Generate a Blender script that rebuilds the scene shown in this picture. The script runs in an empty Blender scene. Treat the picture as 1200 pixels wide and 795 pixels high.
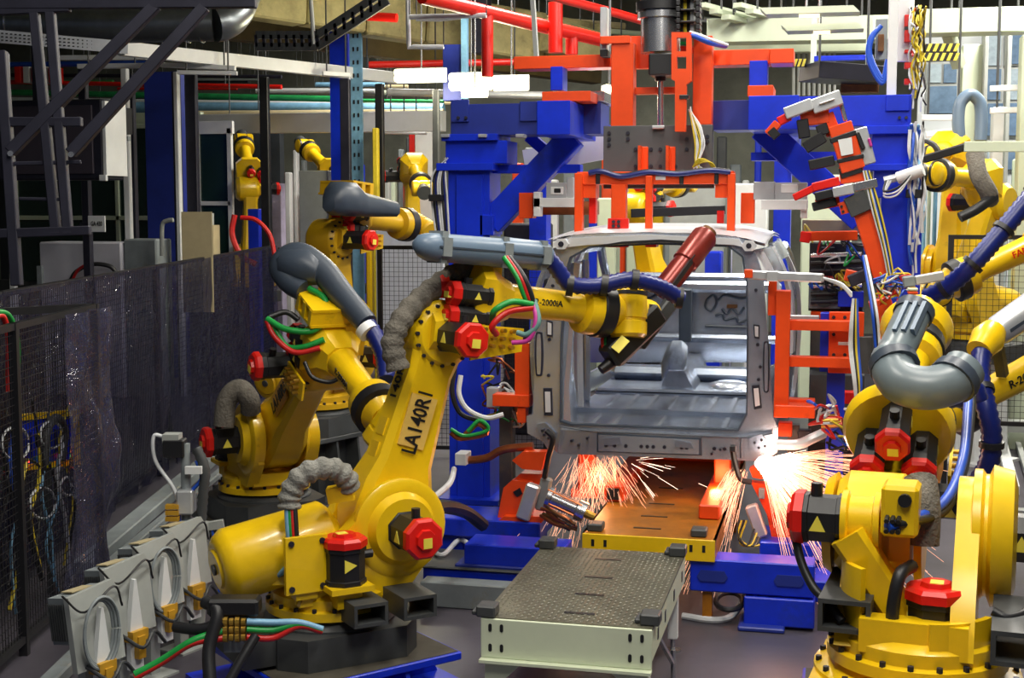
import bpy, math, random
from mathutils import Matrix, Vector, noise
from mathutils.geometry import tessellate_polygon
SC = bpy.context.scene
COL = SC.collection
V = Vector
PI = math.pi
rad = math.radians

# ------------------------------------------------------------------ camera
F = 1600.0; YAW = rad(13.37); PIT = rad(5.62); CAM = V((0, 0, 2.65))
FW = V((-math.sin(YAW) * math.cos(PIT), math.cos(YAW) * math.cos(PIT), -math.sin(PIT)))
RT = V((math.cos(YAW), math.sin(YAW), 0)); UP = RT.cross(FW)
cd = bpy.data.cameras.new('camera'); co = bpy.data.objects.new('camera', cd); COL.objects.link(co)
cd.sensor_width = 36; cd.lens = 36 * F / 1200; cd.clip_start = .05; cd.clip_end = 200
co.location = CAM; co.rotation_euler = (PI / 2 - PIT, 0, YAW)
SC.camera = co

def D(px, py, d): return CAM + d * (FW + RT * ((px - 600) / F) + UP * ((397.5 - py) / F))
def ray(px, py): return FW + RT * ((px - 600) / F) + UP * ((397.5 - py) / F)
def PY(px, py, y): r = ray(px, py); return CAM + r * (y / r.y)
def PZ(px, py, z): r = ray(px, py); return CAM + r * ((z - CAM.z) / r.z)

# ------------------------------------------------------------------ world, lamps, exposure
vs = SC.view_settings
vs.view_transform = 'Standard'; vs.look = 'None'; vs.gamma = 1.0; vs.use_curve_mapping = False
vs.exposure = 0.22
w = bpy.data.worlds.new('hall_air'); SC.world = w; w.use_nodes = True
bg = w.node_tree.nodes['Background']; bg.inputs[0].default_value = (.62, .72, 1, 1); bg.inputs[1].default_value = .065

def area(name, loc, size, power, color=(1, .95, .86), rot=(0, 0, 0), spread=180):
    l = bpy.data.lights.new(name, 'AREA'); l.shape = 'RECTANGLE'; l.size = size[0]; l.size_y = size[1]
    l.energy = power; l.color = color; l.spread = rad(spread)
    o = bpy.data.objects.new(name, l); COL.objects.link(o); o.location = loc; o.rotation_euler = rot
    return o
# rows of hall luminaires hanging from the roof over the cell (positions of the fixtures built further down)
LAMPS = [((.6, 2.6, 6.2), 170), ((-2.0, 4.4, 6.4), 130), ((1.2, 6.4, 6.4), 140), ((-1.2, 8.6, 6.6), 130),
         ((1.8, 10.6, 6.4), 190), ((-1.0, 13.4, 6.4), 230), ((2.2, 15.6, 6.4), 420), ((-3.4, 17.0, 6.4), 200), ((5, 19.0, 6.4), 420), ((-6.6, 22.6, 6.7), 420)]
for i, (l, p) in enumerate(LAMPS):
    area('hall_lamp_light', V(l) - V((0, 0, .06)), (.5, 2.4), p)

# ------------------------------------------------------------------ mesh builder
def frame(o, x, z=None):
    """4x4 frame with origin o, X along x and Z close to z"""
    x = V(x).normalized(); z = V(z or (0, 0, 1))
    y = z.cross(x)
    if y.length < 1e-5: y = V((0, 1, 0)).cross(x)
    y.normalize(); z = x.cross(y)
    m = Matrix((x, y, z)).transposed().to_4x4(); m.translation = V(o); return m

def smooth_path(pts, n=6):
    pts = [V(p) for p in pts]
    if len(pts) < 3: return pts
    out = []
    for i in range(len(pts) - 1):
        p0 = pts[i - 1] if i else pts[0] * 2 - pts[1]; p1 = pts[i]; p2 = pts[i + 1]
        p3 = pts[i + 2] if i + 2 < len(pts) else pts[-1] * 2 - pts[-2]
        for k in range(n):
            t = k / n
            out.append(.5 * ((2 * p1) + (p2 - p0) * t + (2 * p0 - 5 * p1 + 4 * p2 - p3) * t * t + (3 * p1 - p0 - 3 * p2 + p3) * t ** 3))
    out.append(pts[-1]); return out

class MB:
    def __init__(s, fr=None): s.v = []; s.f = []; s.fr = fr
    def add(s, vs, fs):
        b = len(s.v)
        s.v += [(s.fr @ V(p)) if s.fr else V(p) for p in vs]
        s.f += [tuple(i + b for i in f) for f in fs]; return s
    def box(s, a, b, m=None):
        (x0, y0, z0), (x1, y1, z1) = a, b
        vs = [V(p) for p in ((x0, y0, z0), (x1, y0, z0), (x1, y1, z0), (x0, y1, z0), (x0, y0, z1), (x1, y0, z1), (x1, y1, z1), (x0, y1, z1))]
        if m: vs = [m @ p for p in vs]
        return s.add(vs, [(0, 3, 2, 1), (4, 5, 6, 7), (0, 1, 5, 4), (1, 2, 6, 5), (2, 3, 7, 6), (3, 0, 4, 7)])
    def cbox(s, a, b, c, m=None):
        """box whose edges are chamfered by c"""
        (x0, y0, z0), (x1, y1, z1) = [min(p, q) for p, q in zip(a, b)], [max(p, q) for p, q in zip(a, b)]
        c = min(c, .45 * min(x1 - x0, y1 - y0, z1 - z0)); vs = []; ix = {}
        X = (x0, x1); Y = (y0, y1); Z = (z0, z1)
        for i in (0, 1):
            for j in (0, 1):
                for k in (0, 1):
                    sx, sy, sz = (c if i == 0 else -c), (c if j == 0 else -c), (c if k == 0 else -c)
                    ix[i, j, k] = (len(vs), len(vs) + 1, len(vs) + 2)
                    vs += [V((X[i], Y[j] + sy, Z[k] + sz)), V((X[i] + sx, Y[j], Z[k] + sz)), V((X[i] + sx, Y[j] + sy, Z[k]))]
        fs = []
        q = [(0, 0), (1, 0), (1, 1), (0, 1)]
        for e in (0, 1):
            fx = [ix[e, j, k][0] for j, k in q]; fy = [ix[j, e, k][1] for j, k in q]; fz = [ix[j, k, e][2] for j, k in q]
            fs += [tuple(fx if e else fx[::-1]), tuple(fy[::-1] if e else fy), tuple(fz if e else fz[::-1])]
        for i in (0, 1):
            for j in (0, 1):
                for k in (0, 1):
                    t = ix[i, j, k]; fs.append(t if (i + j + k) % 2 else t[::-1])
        for a_ in (0, 1):
            for b_ in (0, 1):
                e = [(ix[0, a_, b_], ix[1, a_, b_], 1, 2), (ix[a_, 0, b_], ix[a_, 1, b_], 2, 0), (ix[a_, b_, 0], ix[a_, b_, 1], 0, 1)]
                for p, r, m1, m2 in e:
                    f = (p[m1], r[m1], r[m2], p[m2]); fs.append(f if a_ == b_ else f[::-1])
        if m: vs = [m @ p for p in vs]
        return s.add(vs, fs)
    def ring(s, rings, closed=False, cap=True):
        """skin a list of equal-length vertex loops"""
        n = len(rings[0]); vs = [p for r in rings for p in r]; fs = []; R = len(rings)
        for i in range(R if closed else R - 1):
            a = i * n; b = ((i + 1) % R) * n
            fs += [(a + j, a + (j + 1) % n, b + (j + 1) % n, b + j) for j in range(n)]
        if cap and not closed: fs += [tuple(range(n))[::-1], tuple(range((R - 1) * n, R * n))]
        return s.add(vs, fs)
    def cyl(s, a, b, r, r2=None, n=16, cap=True):
        return s.lathe(a, b, [(0, r), (1, r if r2 is None else r2)], n, cap)
    def lathe(s, a, b, prof, n=20, cap=True, ph=0):
        """prof: (t along a->b, radius)"""
        a = V(a); b = V(b); fr = frame(a, b - a); L = (b - a).length
        return s.ring([[fr @ V((t * L, r * math.cos(2 * PI * k / n + ph), r * math.sin(2 * PI * k / n + ph))) for k in range(n)] for t, r in prof], cap=cap)
    def tube(s, pts, r, n=8, sm=5, corr=0, rz=None):
        ps = smooth_path(pts, sm) if sm else [V(p) for p in pts]
        if corr:
            L = sum((ps[i + 1] - ps[i]).length for i in range(len(ps) - 1)); m = max(6, min(150, int(L / corr)))
            q = []; acc = 0; seg = L / m; nxt = 0; i = 0; pos = 0
            for k in range(m + 1):
                t = k * seg
                while i < len(ps) - 2 and acc + (ps[i + 1] - ps[i]).length < t: acc += (ps[i + 1] - ps[i]).length; i += 1
                l = (ps[i + 1] - ps[i]).length or 1e-6; q.append(ps[i].lerp(ps[i + 1], min(1, (t - acc) / l)))
            ps = q
        rings = []; up = None
        for i, p in enumerate(ps):
            d = (ps[min(i + 1, len(ps) - 1)] - ps[max(i - 1, 0)])
            if d.length < 1e-7: d = V((0, 0, 1))
            d.normalize()
            if up is None: up = V((0, 0, 1)) if abs(d.z) < .9 else V((1, 0, 0))
            up = (up - d * up.dot(d))
            if up.length < 1e-4: up = d.orthogonal()
            up.normalize(); sd = d.cross(up)
            rr = (r(i / (len(ps) - 1)) if callable(r) else r) * ((1.0 if i % 2 else .86) if corr else 1)
            kz = rz or 1
            rings.append([p + sd * (rr * math.cos(2 * PI * k / n)) + up * (rr * kz * math.sin(2 * PI * k / n)) for k in range(n)])
        return s.ring(rings)
    def bar(s, a, b, w, h, up=(0, 0, 1), c=0):
        """rectangular bar from a to b, w across and h along up"""
        a = V(a); b = V(b); m = frame(a, b - a, up); L = (b - a).length
        return s.cbox((0, -w / 2, -h / 2), (L, w / 2, h / 2), c, m) if c else s.box((0, -w / 2, -h / 2), (L, w / 2, h / 2), m)
    def prism(s, poly, t0, t1, m=None, holes=(), ax='y'):
        """2D outline (with holes) in the XZ plane swept along Y (or XY along Z)"""
        loops = [list(poly)] + [list(h) for h in holes]
        flat = [p for l in loops for p in l]
        tri = tessellate_polygon([[V((p[0], p[1], 0)) for p in l] for l in loops])
        P = (lambda p, t: V((p[0], t, p[1]))) if ax == 'y' else (lambda p, t: V((p[0], p[1], t)))
        vs = [P(p, t0) for p in flat] + [P(p, t1) for p in flat]; N = len(flat)
        fs = [tuple(t) for t in tri] + [tuple(i + N for i in t[::-1]) for t in tri]
        b = 0
        for l in loops:
            n = len(l); fs += [(b + i, b + (i + 1) % n, b + (i + 1) % n + N, b + i + N) for i in range(n)]; b += n
        if m: vs = [m @ p for p in vs]
        return s.add(vs, fs)
    def loft(s, secs, m=None, ch=.25):
        """secs: (axis pos, centre y, centre z, width y, height z) along X, octagonal-cornered boxes"""
        rings = []
        for x, cy, cz, wy, hz in secs:
            a, b = wy / 2, hz / 2; c = ch * min(a, b)
            rings.append([V((x, cy + p, cz + q)) for p, q in ((a, -b + c), (a, b - c), (a - c, b), (-a + c, b), (-a, b - c), (-a, -b + c), (-a + c, -b), (a - c, -b))])
        if m: rings = [[m @ p for p in r] for r in rings]
        return s.ring(rings)

def circ(cx, cz, r, a0=0, a1=360, n=16):
    full = abs(a1 - a0) >= 360
    return [(cx + r * math.cos(rad(a0 + (a1 - a0) * k / (n if full else n - 1))), cz + r * math.sin(rad(a0 + (a1 - a0) * k / (n if full else n - 1)))) for k in range(n)]
def octo(r): return [(r * math.cos(rad(22.5 + 45 * k)), r * math.sin(rad(22.5 + 45 * k))) for k in range(8)]

INV = {}
def tagit(o, label, cat, group=None, kind=None):
    if label: o['label'] = label
    if cat: o['category'] = cat
    if group: o['group'] = group
    if kind: o['kind'] = kind
    return o
def thing(name, label, cat, loc, rotz=0, group=None):
    o = bpy.data.objects.new(name, None); COL.objects.link(o); o.empty_display_size = .1
    o.location = V(loc); o.rotation_euler = (0, 0, rotz)
    INV[o] = (Matrix.Translation(V(loc)) @ Matrix.Rotation(rotz, 4, 'Z')).inverted()
    return tagit(o, label, cat, group)
def mesh_of(name, mb, mat, inv, smooth=35, uvn=None):
    me = bpy.data.meshes.new(name); me.from_pydata([inv @ p for p in mb.v], [], mb.f); me.validate()
    import bmesh
    bm = bmesh.new(); bm.from_mesh(me); bmesh.ops.recalc_face_normals(bm, faces=bm.faces); bm.to_mesh(me); bm.free()
    me.materials.append(mat)
    if smooth:
        me.shade_smooth(); me.set_sharp_from_angle(angle=rad(smooth))
    return me
def part(name, mb, mat, parent, smooth=35, label=None, kind=None):
    inv = INV[parent]
    o = bpy.data.objects.new(name, mesh_of(name, mb, mat, inv, smooth)); COL.objects.link(o); o.parent = parent
    INV[o] = inv
    if label: o['label'] = label
    if kind: o['kind'] = kind
    return o
def solo(name, mb, mat, label=None, cat=None, group=None, kind=None, smooth=35):
    xs = [p.x for p in mb.v]; ys = [p.y for p in mb.v]; zs = [p.z for p in mb.v]
    loc = V(((min(xs) + max(xs)) / 2, (min(ys) + max(ys)) / 2, min(zs)))
    inv = Matrix.Translation(-loc)
    o = bpy.data.objects.new(name, mesh_of(name, mb, mat, inv, smooth)); COL.objects.link(o); o.location = loc
    INV[o] = inv
    return tagit(o, label, cat, group, kind)
def struct(name, mb, mat, smooth=35): return solo(name, mb, mat, kind='structure', smooth=smooth)
def copy_part(o, parent, dloc):
    c = o.copy(); COL.objects.link(c); c.parent = parent; c.location = o.location + V(dloc); INV[c] = INV[o]; return c

def lettering(parent, text, size, m, mat, name='lettering', depth=.0015, align='CENTER', sx=1):
    """flat lettering as a mesh part: m maps text XY to the world"""
    cu = bpy.data.curves.new('txt', 'FONT'); cu.body = text; cu.size = size; cu.align_x = align; cu.align_y = 'CENTER'; cu.resolution_u = 2
    cu.extrude = depth; cu.offset = size * .018
    t = bpy.data.objects.new('txt', cu); COL.objects.link(t)
    dg = bpy.context.evaluated_depsgraph_get(); me = bpy.data.meshes.new_from_object(t.evaluated_get(dg))
    bpy.data.objects.remove(t); bpy.data.curves.remove(cu)
    mm = (INV[parent] @ m) @ Matrix.Scale(sx, 4, (1, 0, 0)); me.transform(mm); me.materials.clear(); me.materials.append(mat)
    o = bpy.data.objects.new(name, me); COL.objects.link(o); o.parent = parent; INV[o] = INV[parent]; return o

# ------------------------------------------------------------------ materials
def mat(name, col, rough=.5, metal=0, var=.25, scale=6, bump=0, dirt=None, dirt_amt=.0, coat=0, spec=.5):
    m = bpy.data.materials.new(name); m.use_nodes = True; nt = m.node_tree; b = nt.nodes['Principled BSDF']
    b.inputs['Roughness'].default_value = rough; b.inputs['Metallic'].default_value = metal
    b.inputs['Coat Weight'].default_value = coat; b.inputs['Specular IOR Level'].default_value = spec
    tc = nt.nodes.new('ShaderNodeTexCoord')
    n = nt.nodes.new('ShaderNodeTexNoise'); n.inputs['Scale'].default_value = scale; n.inputs['Detail'].default_value = 6; n.inputs['Roughness'].default_value = .65
    nt.links.new(tc.outputs['Object'], n.inputs['Vector'])
    r = nt.nodes.new('ShaderNodeValToRGB')
    c = V(col[:3]); lo = c * (1 - var); hi = V([min(1, x * (1 + var * .6)) for x in c])
    r.color_ramp.elements[0].position = .3; r.color_ramp.elements[0].color = (*lo, 1)
    r.color_ramp.elements[1].position = .7; r.color_ramp.elements[1].color = (*hi, 1)
    nt.links.new(n.outputs['Fac'], r.inputs['Fac']); out = r.outputs['Color']
    if dirt:
        n2 = nt.nodes.new('ShaderNodeTexNoise'); n2.inputs['Scale'].default_value = scale * .45; n2.inputs['Detail'].default_value = 8; n2.inputs['Roughness'].default_value = .75
        nt.links.new(tc.outputs['Object'], n2.inputs['Vector'])
        r2 = nt.nodes.new('ShaderNodeValToRGB'); r2.color_ramp.elements[0].position = .62 - dirt_amt * .3; r2.color_ramp.elements[1].position = .75
        r2.color_ramp.elements[0].color = (0, 0, 0, 1); r2.color_ramp.elements[1].color = (1, 1, 1, 1)
        nt.links.new(n2.outputs['Fac'], r2.inputs['Fac'])
        mx = nt.nodes.new('ShaderNodeMixRGB'); mx.inputs[2].default_value = (*dirt, 1)
        nt.links.new(r2.outputs['Color'], mx.inputs[0]); nt.links.new(out, mx.inputs[1]); out = mx.outputs[0]
    nt.links.new(out, b.inputs['Base Color'])
    if bump:
        n3 = nt.nodes.new('ShaderNodeTexNoise'); n3.inputs['Scale'].default_value = scale * 4; n3.inputs['Detail'].default_value = 4
        nt.links.new(tc.outputs['Object'], n3.inputs['Vector'])
        bp = nt.nodes.new('ShaderNodeBump'); bp.inputs['Strength'].default_value = bump; bp.inputs['Distance'].default_value = .02
        nt.links.new(n3.outputs['Fac'], bp.inputs['Height']); nt.links.new(bp.outputs[0], b.inputs['Normal'])
    return m
def emis(name, col, s):
    m = bpy.data.materials.new(name); m.use_nodes = True; b = m.node_tree.nodes['Principled BSDF']
    b.inputs['Base Color'].default_value = (*col, 1); b.inputs['Emission Color'].default_value = (*col, 1); b.inputs['Emission Strength'].default_value = s
    return m
YEL = mat('yellow_paint', (.86, .55, .006), .3, 0, .12, 3, dirt=(.3, .17, .008), dirt_amt=.1, coat=.3)
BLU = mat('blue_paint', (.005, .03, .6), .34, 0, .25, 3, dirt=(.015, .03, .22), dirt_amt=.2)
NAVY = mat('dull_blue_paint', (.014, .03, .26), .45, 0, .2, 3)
ORA = mat('orange_paint', (.80, .068, .006), .38, 0, .14, 3, dirt=(.3, .03, .006), dirt_amt=.06)
RED = mat('red_paint', (.72, .012, .006), .35, 0, .12, 4)
BLK = mat('black_paint', (.012, .012, .014), .42, 0, .3, 6)
DGR = mat('dark_grey_paint', (.05, .054, .056), .5, 0, .25, 5, dirt=(.1, .09, .06), dirt_amt=.1)
PLT = mat('grey_plate_paint', (.085, .085, .09), .45, 0, .15, 3)
GRY = mat('grey_paint', (.22, .25, .26), .5, 0, .2, 4, dirt=(.2, .17, .1), dirt_amt=.1)
PGR = mat('panel_grey_paint', (.36, .38, .36), .45, 0, .15, 3, dirt=(.2, .18, .12), dirt_amt=.08)
BGR = mat('blue_grey_plastic', (.13, .19, .27), .36, 0, .1, 3)
DPL = mat('slate_plastic', (.045, .06, .085), .4, 0, .12, 3)
SIL = mat('galvanised_sheet', (.56, .61, .70), .25, .75, .25, 2.5, dirt=(.22, .24, .3), dirt_amt=.1)
SILD = mat('galvanised_sheet_brushed', (.40, .46, .57), .27, .75, .3, 3, dirt=(.12, .13, .16), dirt_amt=.12)
SILL = mat('bright_sheet', (.78, .8, .83), .36, .35, .08, 3)
STL = mat('steel', (.55, .56, .58), .25, .9, .15, 8)
ALU = mat('aluminium', (.6, .62, .64), .35, .55, .12, 6)
WHT = mat('white_paint', (.74, .76, .76), .45, 0, .07, 3)
CRM = mat('pale_green_paint', (.62, .68, .5), .45, 0, .06, 3, dirt=(.4, .38, .25), dirt_amt=.02)
GWH = mat('greenish_white_paint', (.55, .62, .46), .5, 0, .1, 1.5)
RUS = mat('rust_brown_metal', (.16, .065, .018), .6, .3, .4, 5, bump=.2)
OCH = mat('ochre_steel', (.36, .13, .006), .42, .1, .4, 4, dirt=(.08, .03, .006), dirt_amt=.3)
COP = mat('copper', (.42, .13, .05), .3, .8, .3, 8)
HBL = mat('blue_hose_rubber', (.006, .014, .14), .35, 0, .2, 6)
HBR = mat('blue_air_hose', (.015, .08, .5), .35, 0, .1, 6)
SLV = mat('grey_fabric_sleeve', (.15, .135, .11), .85, 0, .35, 14, bump=.7)
SLVL = mat('light_fabric_sleeve', (.27, .265, .235), .85, 0, .3, 14, bump=.7)
RUB = mat('black_rubber', (.01, .01, .012), .5, 0, .3, 6)
CBK = mat('black_cable', (.012, .012, .014), .45)
CWH = mat('white_cable', (.66, .68, .7), .45)
CGR = mat('green_hose', (.01, .3, .05), .4)
CRE = mat('red_hose', (.6, .015, .012), .4)
CYE = mat('yellow_cable', (.65, .5, .03), .45)
CMA = mat('magenta_cable', (.55, .04, .3), .45)
LYE = mat('label_yellow', (.85, .72, .08), .5, 0, .03)
CDB = mat('cardboard', (.42, .35, .2), .8, 0, .12, 4)
DRK = mat('dark_metal', (.02, .02, .034), .5, .2, .3, 5)
CON = mat('yellowed_concrete', (.5, .44, .2), .85, 0, .35, 2.2, bump=.4, dirt=(.04, .03, .015), dirt_amt=.34)
BRN = mat('brown_beam', (.1, .075, .03), .8, 0, .4, 2)
GPI = mat('green_pipe', (.02, .3, .08), .4)
BPI = mat('pale_blue_pipe', (.2, .42, .62), .4)
DUCT = mat('galvanised_duct', (.2, .22, .23), .34, .85, .25, 4)
BRS = mat('brass', (.6, .36, .06), .3, .8, .2, 9)
TEA = mat('dark_wall_paint', (.035, .042, .05), .7, 0, .4, .8)
def glass_mat(name, col, rough, alpha, bump=0, bscale=3):
    m = bpy.data.materials.new(name); m.use_nodes = True; nt = m.node_tree; b = nt.nodes['Principled BSDF']
    b.inputs['Base Color'].default_value = (*col, 1); b.inputs['Roughness'].default_value = rough
    tr = nt.nodes.new('ShaderNodeBsdfTransparent'); tr.inputs[0].default_value = (*[min(1, .75 + c) for c in col], 1)
    mx = nt.nodes.new('ShaderNodeMixShader'); mx.inputs[0].default_value = alpha
    out = nt.nodes['Material Output']
    nt.links.new(tr.outputs[0], mx.inputs[1]); nt.links.new(b.outputs[0], mx.inputs[2]); nt.links.new(mx.outputs[0], out.inputs[0])
    if bump:
        tc = nt.nodes.new('ShaderNodeTexCoord'); mp = nt.nodes.new('ShaderNodeMapping'); mp.inputs['Scale'].default_value = (2.2, 2.2, .5)
        n = nt.nodes.new('ShaderNodeTexNoise'); n.inputs['Scale'].default_value = bscale; n.inputs['Detail'].default_value = 5; n.inputs['Distortion'].default_value = 1.2
        bp = nt.nodes.new('ShaderNodeBump'); bp.inputs['Strength'].default_value = bump; bp.inputs['Distance'].default_value = .1
        nt.links.new(tc.outputs['Object'], mp.inputs[0]); nt.links.new(mp.outputs[0], n.inputs['Vector']); nt.links.new(n.outputs['Fac'], bp.inputs['Height']); nt.links.new(bp.outputs[0], b.inputs['Normal'])
    return m
GLS = glass_mat('dark_glass', (.015, .04, .035), .08, .8)
def film_mat(name, col, alpha, gloss):
    m = bpy.data.materials.new(name); m.use_nodes = True; nt = m.node_tree; nt.nodes.clear(); N = nt.nodes.new; L = nt.links.new
    out = N('ShaderNodeOutputMaterial'); tr = N('ShaderNodeBsdfTransparent'); tr.inputs[0].default_value = (.62, .62, .8, 1)
    df = N('ShaderNodeBsdfDiffuse'); df.inputs[0].default_value = (*col, 1); gl = N('ShaderNodeBsdfGlossy'); gl.inputs[0].default_value = (1, 1, 1, 1); gl.inputs[1].default_value = .07
    a = N('ShaderNodeMixShader'); a.inputs[0].default_value = alpha; b = N('ShaderNodeMixShader'); lw = N('ShaderNodeLayerWeight'); lw.inputs[0].default_value = .25
    ma = N('ShaderNodeMath'); ma.operation = 'MULTIPLY_ADD'; ma.inputs[1].default_value = gloss; ma.inputs[2].default_value = .06; ma.use_clamp = True
    tc = N('ShaderNodeTexCoord'); n = N('ShaderNodeTexNoise'); n.inputs['Scale'].default_value = 4.5; n.inputs['Detail'].default_value = 3; n.inputs['Distortion'].default_value = 2.5
    bp = N('ShaderNodeBump'); bp.inputs['Strength'].default_value = .9; bp.inputs['Distance'].default_value = .04
    L(tc.outputs['Object'], n.inputs['Vector']); L(n.outputs['Fac'], bp.inputs['Height']); L(bp.outputs[0], gl.inputs['Normal'])
    L(lw.outputs['Fresnel'], ma.inputs[0]); L(tr.outputs[0], a.inputs[1]); L(df.outputs[0], a.inputs[2]); L(ma.outputs[0], b.inputs[0]); L(a.outputs[0], b.inputs[1]); L(gl.outputs[0], b.inputs[2]); L(b.outputs[0], out.inputs[0])
    return m
FILM = film_mat('plastic_film', (.012, .012, .034), .42, .3)

# floor: sealed concrete with scuffs and joints
FLO = mat('concrete_floor', (.075, .068, .085), .38, 0, .35, .9, bump=.12, dirt=(.03, .026, .03), dirt_amt=.2)
struct('floor', MB().box((-20, -6, -.2), (9, 29, 0)), FLO)
WBK = mat('hall_wall_paint', (.2, .21, .17), .8, 0, .5, .6, dirt=(.05, .05, .045), dirt_amt=.25)
struct('wall_back', MB().box((-20, 29, 0), (9, 29.3, 8.2)), WBK)
struct('wall_left', MB().box((-20.3, 2, 0), (-20, 29, 8.2)), WBK)
struct('wall_right', MB().box((9, 2, 0), (9.3, 29, 8.2)), WBK)
CEI = mat('roof_panel_paint', (.3, .33, .2), .8, 0, .4, .7, dirt=(.05, .05, .03), dirt_amt=.25)
cei = struct('ceiling', MB().box((-20.3, 2, 8.2), (9.3, 29.3, 8.4)), CEI)
# trusses and purlins under the roof
for i, y in enumerate((6, 10, 14, 18, 22, 26)):
    part('roof_beam', MB().box((-20, y, 7.5), (9, y + .3, 8.2)), GWH if y > 8 else BRN, cei)
for i, x in enumerate((-16, -12, -8, -5, -2.5, 0, 2.5, 5, 7.5)):
    part('purlin', MB().box((x, 3, 7.25), (x + .16, 29, 7.5)), GWH if x > -3 else BRN, cei)
# hanging hall luminaires (the lamps' light is set at the top of the script)
LMP = emis('fluorescent_tube', (1, .95, .8), 9)
for i, (l, p) in enumerate(LAMPS):
    x, y, z = l
    t = thing('hall_lamp', 'long white fluorescent hall lamp hanging under the roof', 'lamp', (x, y, z), 0, 'fluorescent hall lamps under the roof')
    part('housing', MB().ring([[V((x + a, yy, z + b)) for a, b in ((-.28, 0), (-.12, .14), (.12, .14), (.28, 0), (.26, .0), (.1, .1), (-.1, .1), (-.26, 0))] for yy in (y - 1.25, y + 1.25)]), WHT, t)
    for s in (-.1, .1): part('tube', MB().cyl((x + s, y - 1.15, z + .04), (x + s, y + 1.15, z + .04), .02, n=8), LMP, t)
    for s in (-.9, .9): part('rod', MB().cyl((x, y + s, z + .12), (x, y + s, 7.2), .012, n=6), STL, t)
# ------------------------------------------------------------------ six-axis robots
def motor(root, m, L, r, label_side=None, cap=True, tri=True, name='motor'):
    """servo motor along +X of frame m: square-octagon can, red octagonal cap, warning sticker"""
    mb = MB(m); mb.ring([[V((x, p, q)) for p, q in octo(r * s)] for x, s in ((0, 1.0), (L * .12, 1.0), (L * .14, .93), (L * .86, .93), (L * .88, 1), (L, 1))])
    o = part(name, mb, BLK, root, 30)
    if cap:
        mc = MB(m); mc.ring([[V((x, p, q)) for p, q in octo(rr)] for x, rr in ((L, r * 1.06), (L + .035, r * 1.06), (L + .05, r * .93), (L + .05, r * .55), (L + .068, r * .5), (L + .068, r * .3))])
        c = part('cap', mc, RED, o, 30)
        part('sticker', MB(m).box((L + .05, -.02, -r * .4), (L + .071, .03, r * .1)), LYE, c)
        part('connector', MB(m).cyl((L * .7, 0, r * .8), (L * .7, 0, r * 1.35), .024, n=10), CBK, o)
    if tri:
        s = tri if isinstance(tri, int) and not isinstance(tri, bool) else 1
        for sy in (1, -1):
            part('warning_triangle', MB(m).prism([(L * .38, -r * .35), (L * .38 + r * .62, -r * .35), (L * .38 + r * .31, r * .25)], sy * r * .925 * .93, sy * r * .96 * .935), LYE, o)
    return o

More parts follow.
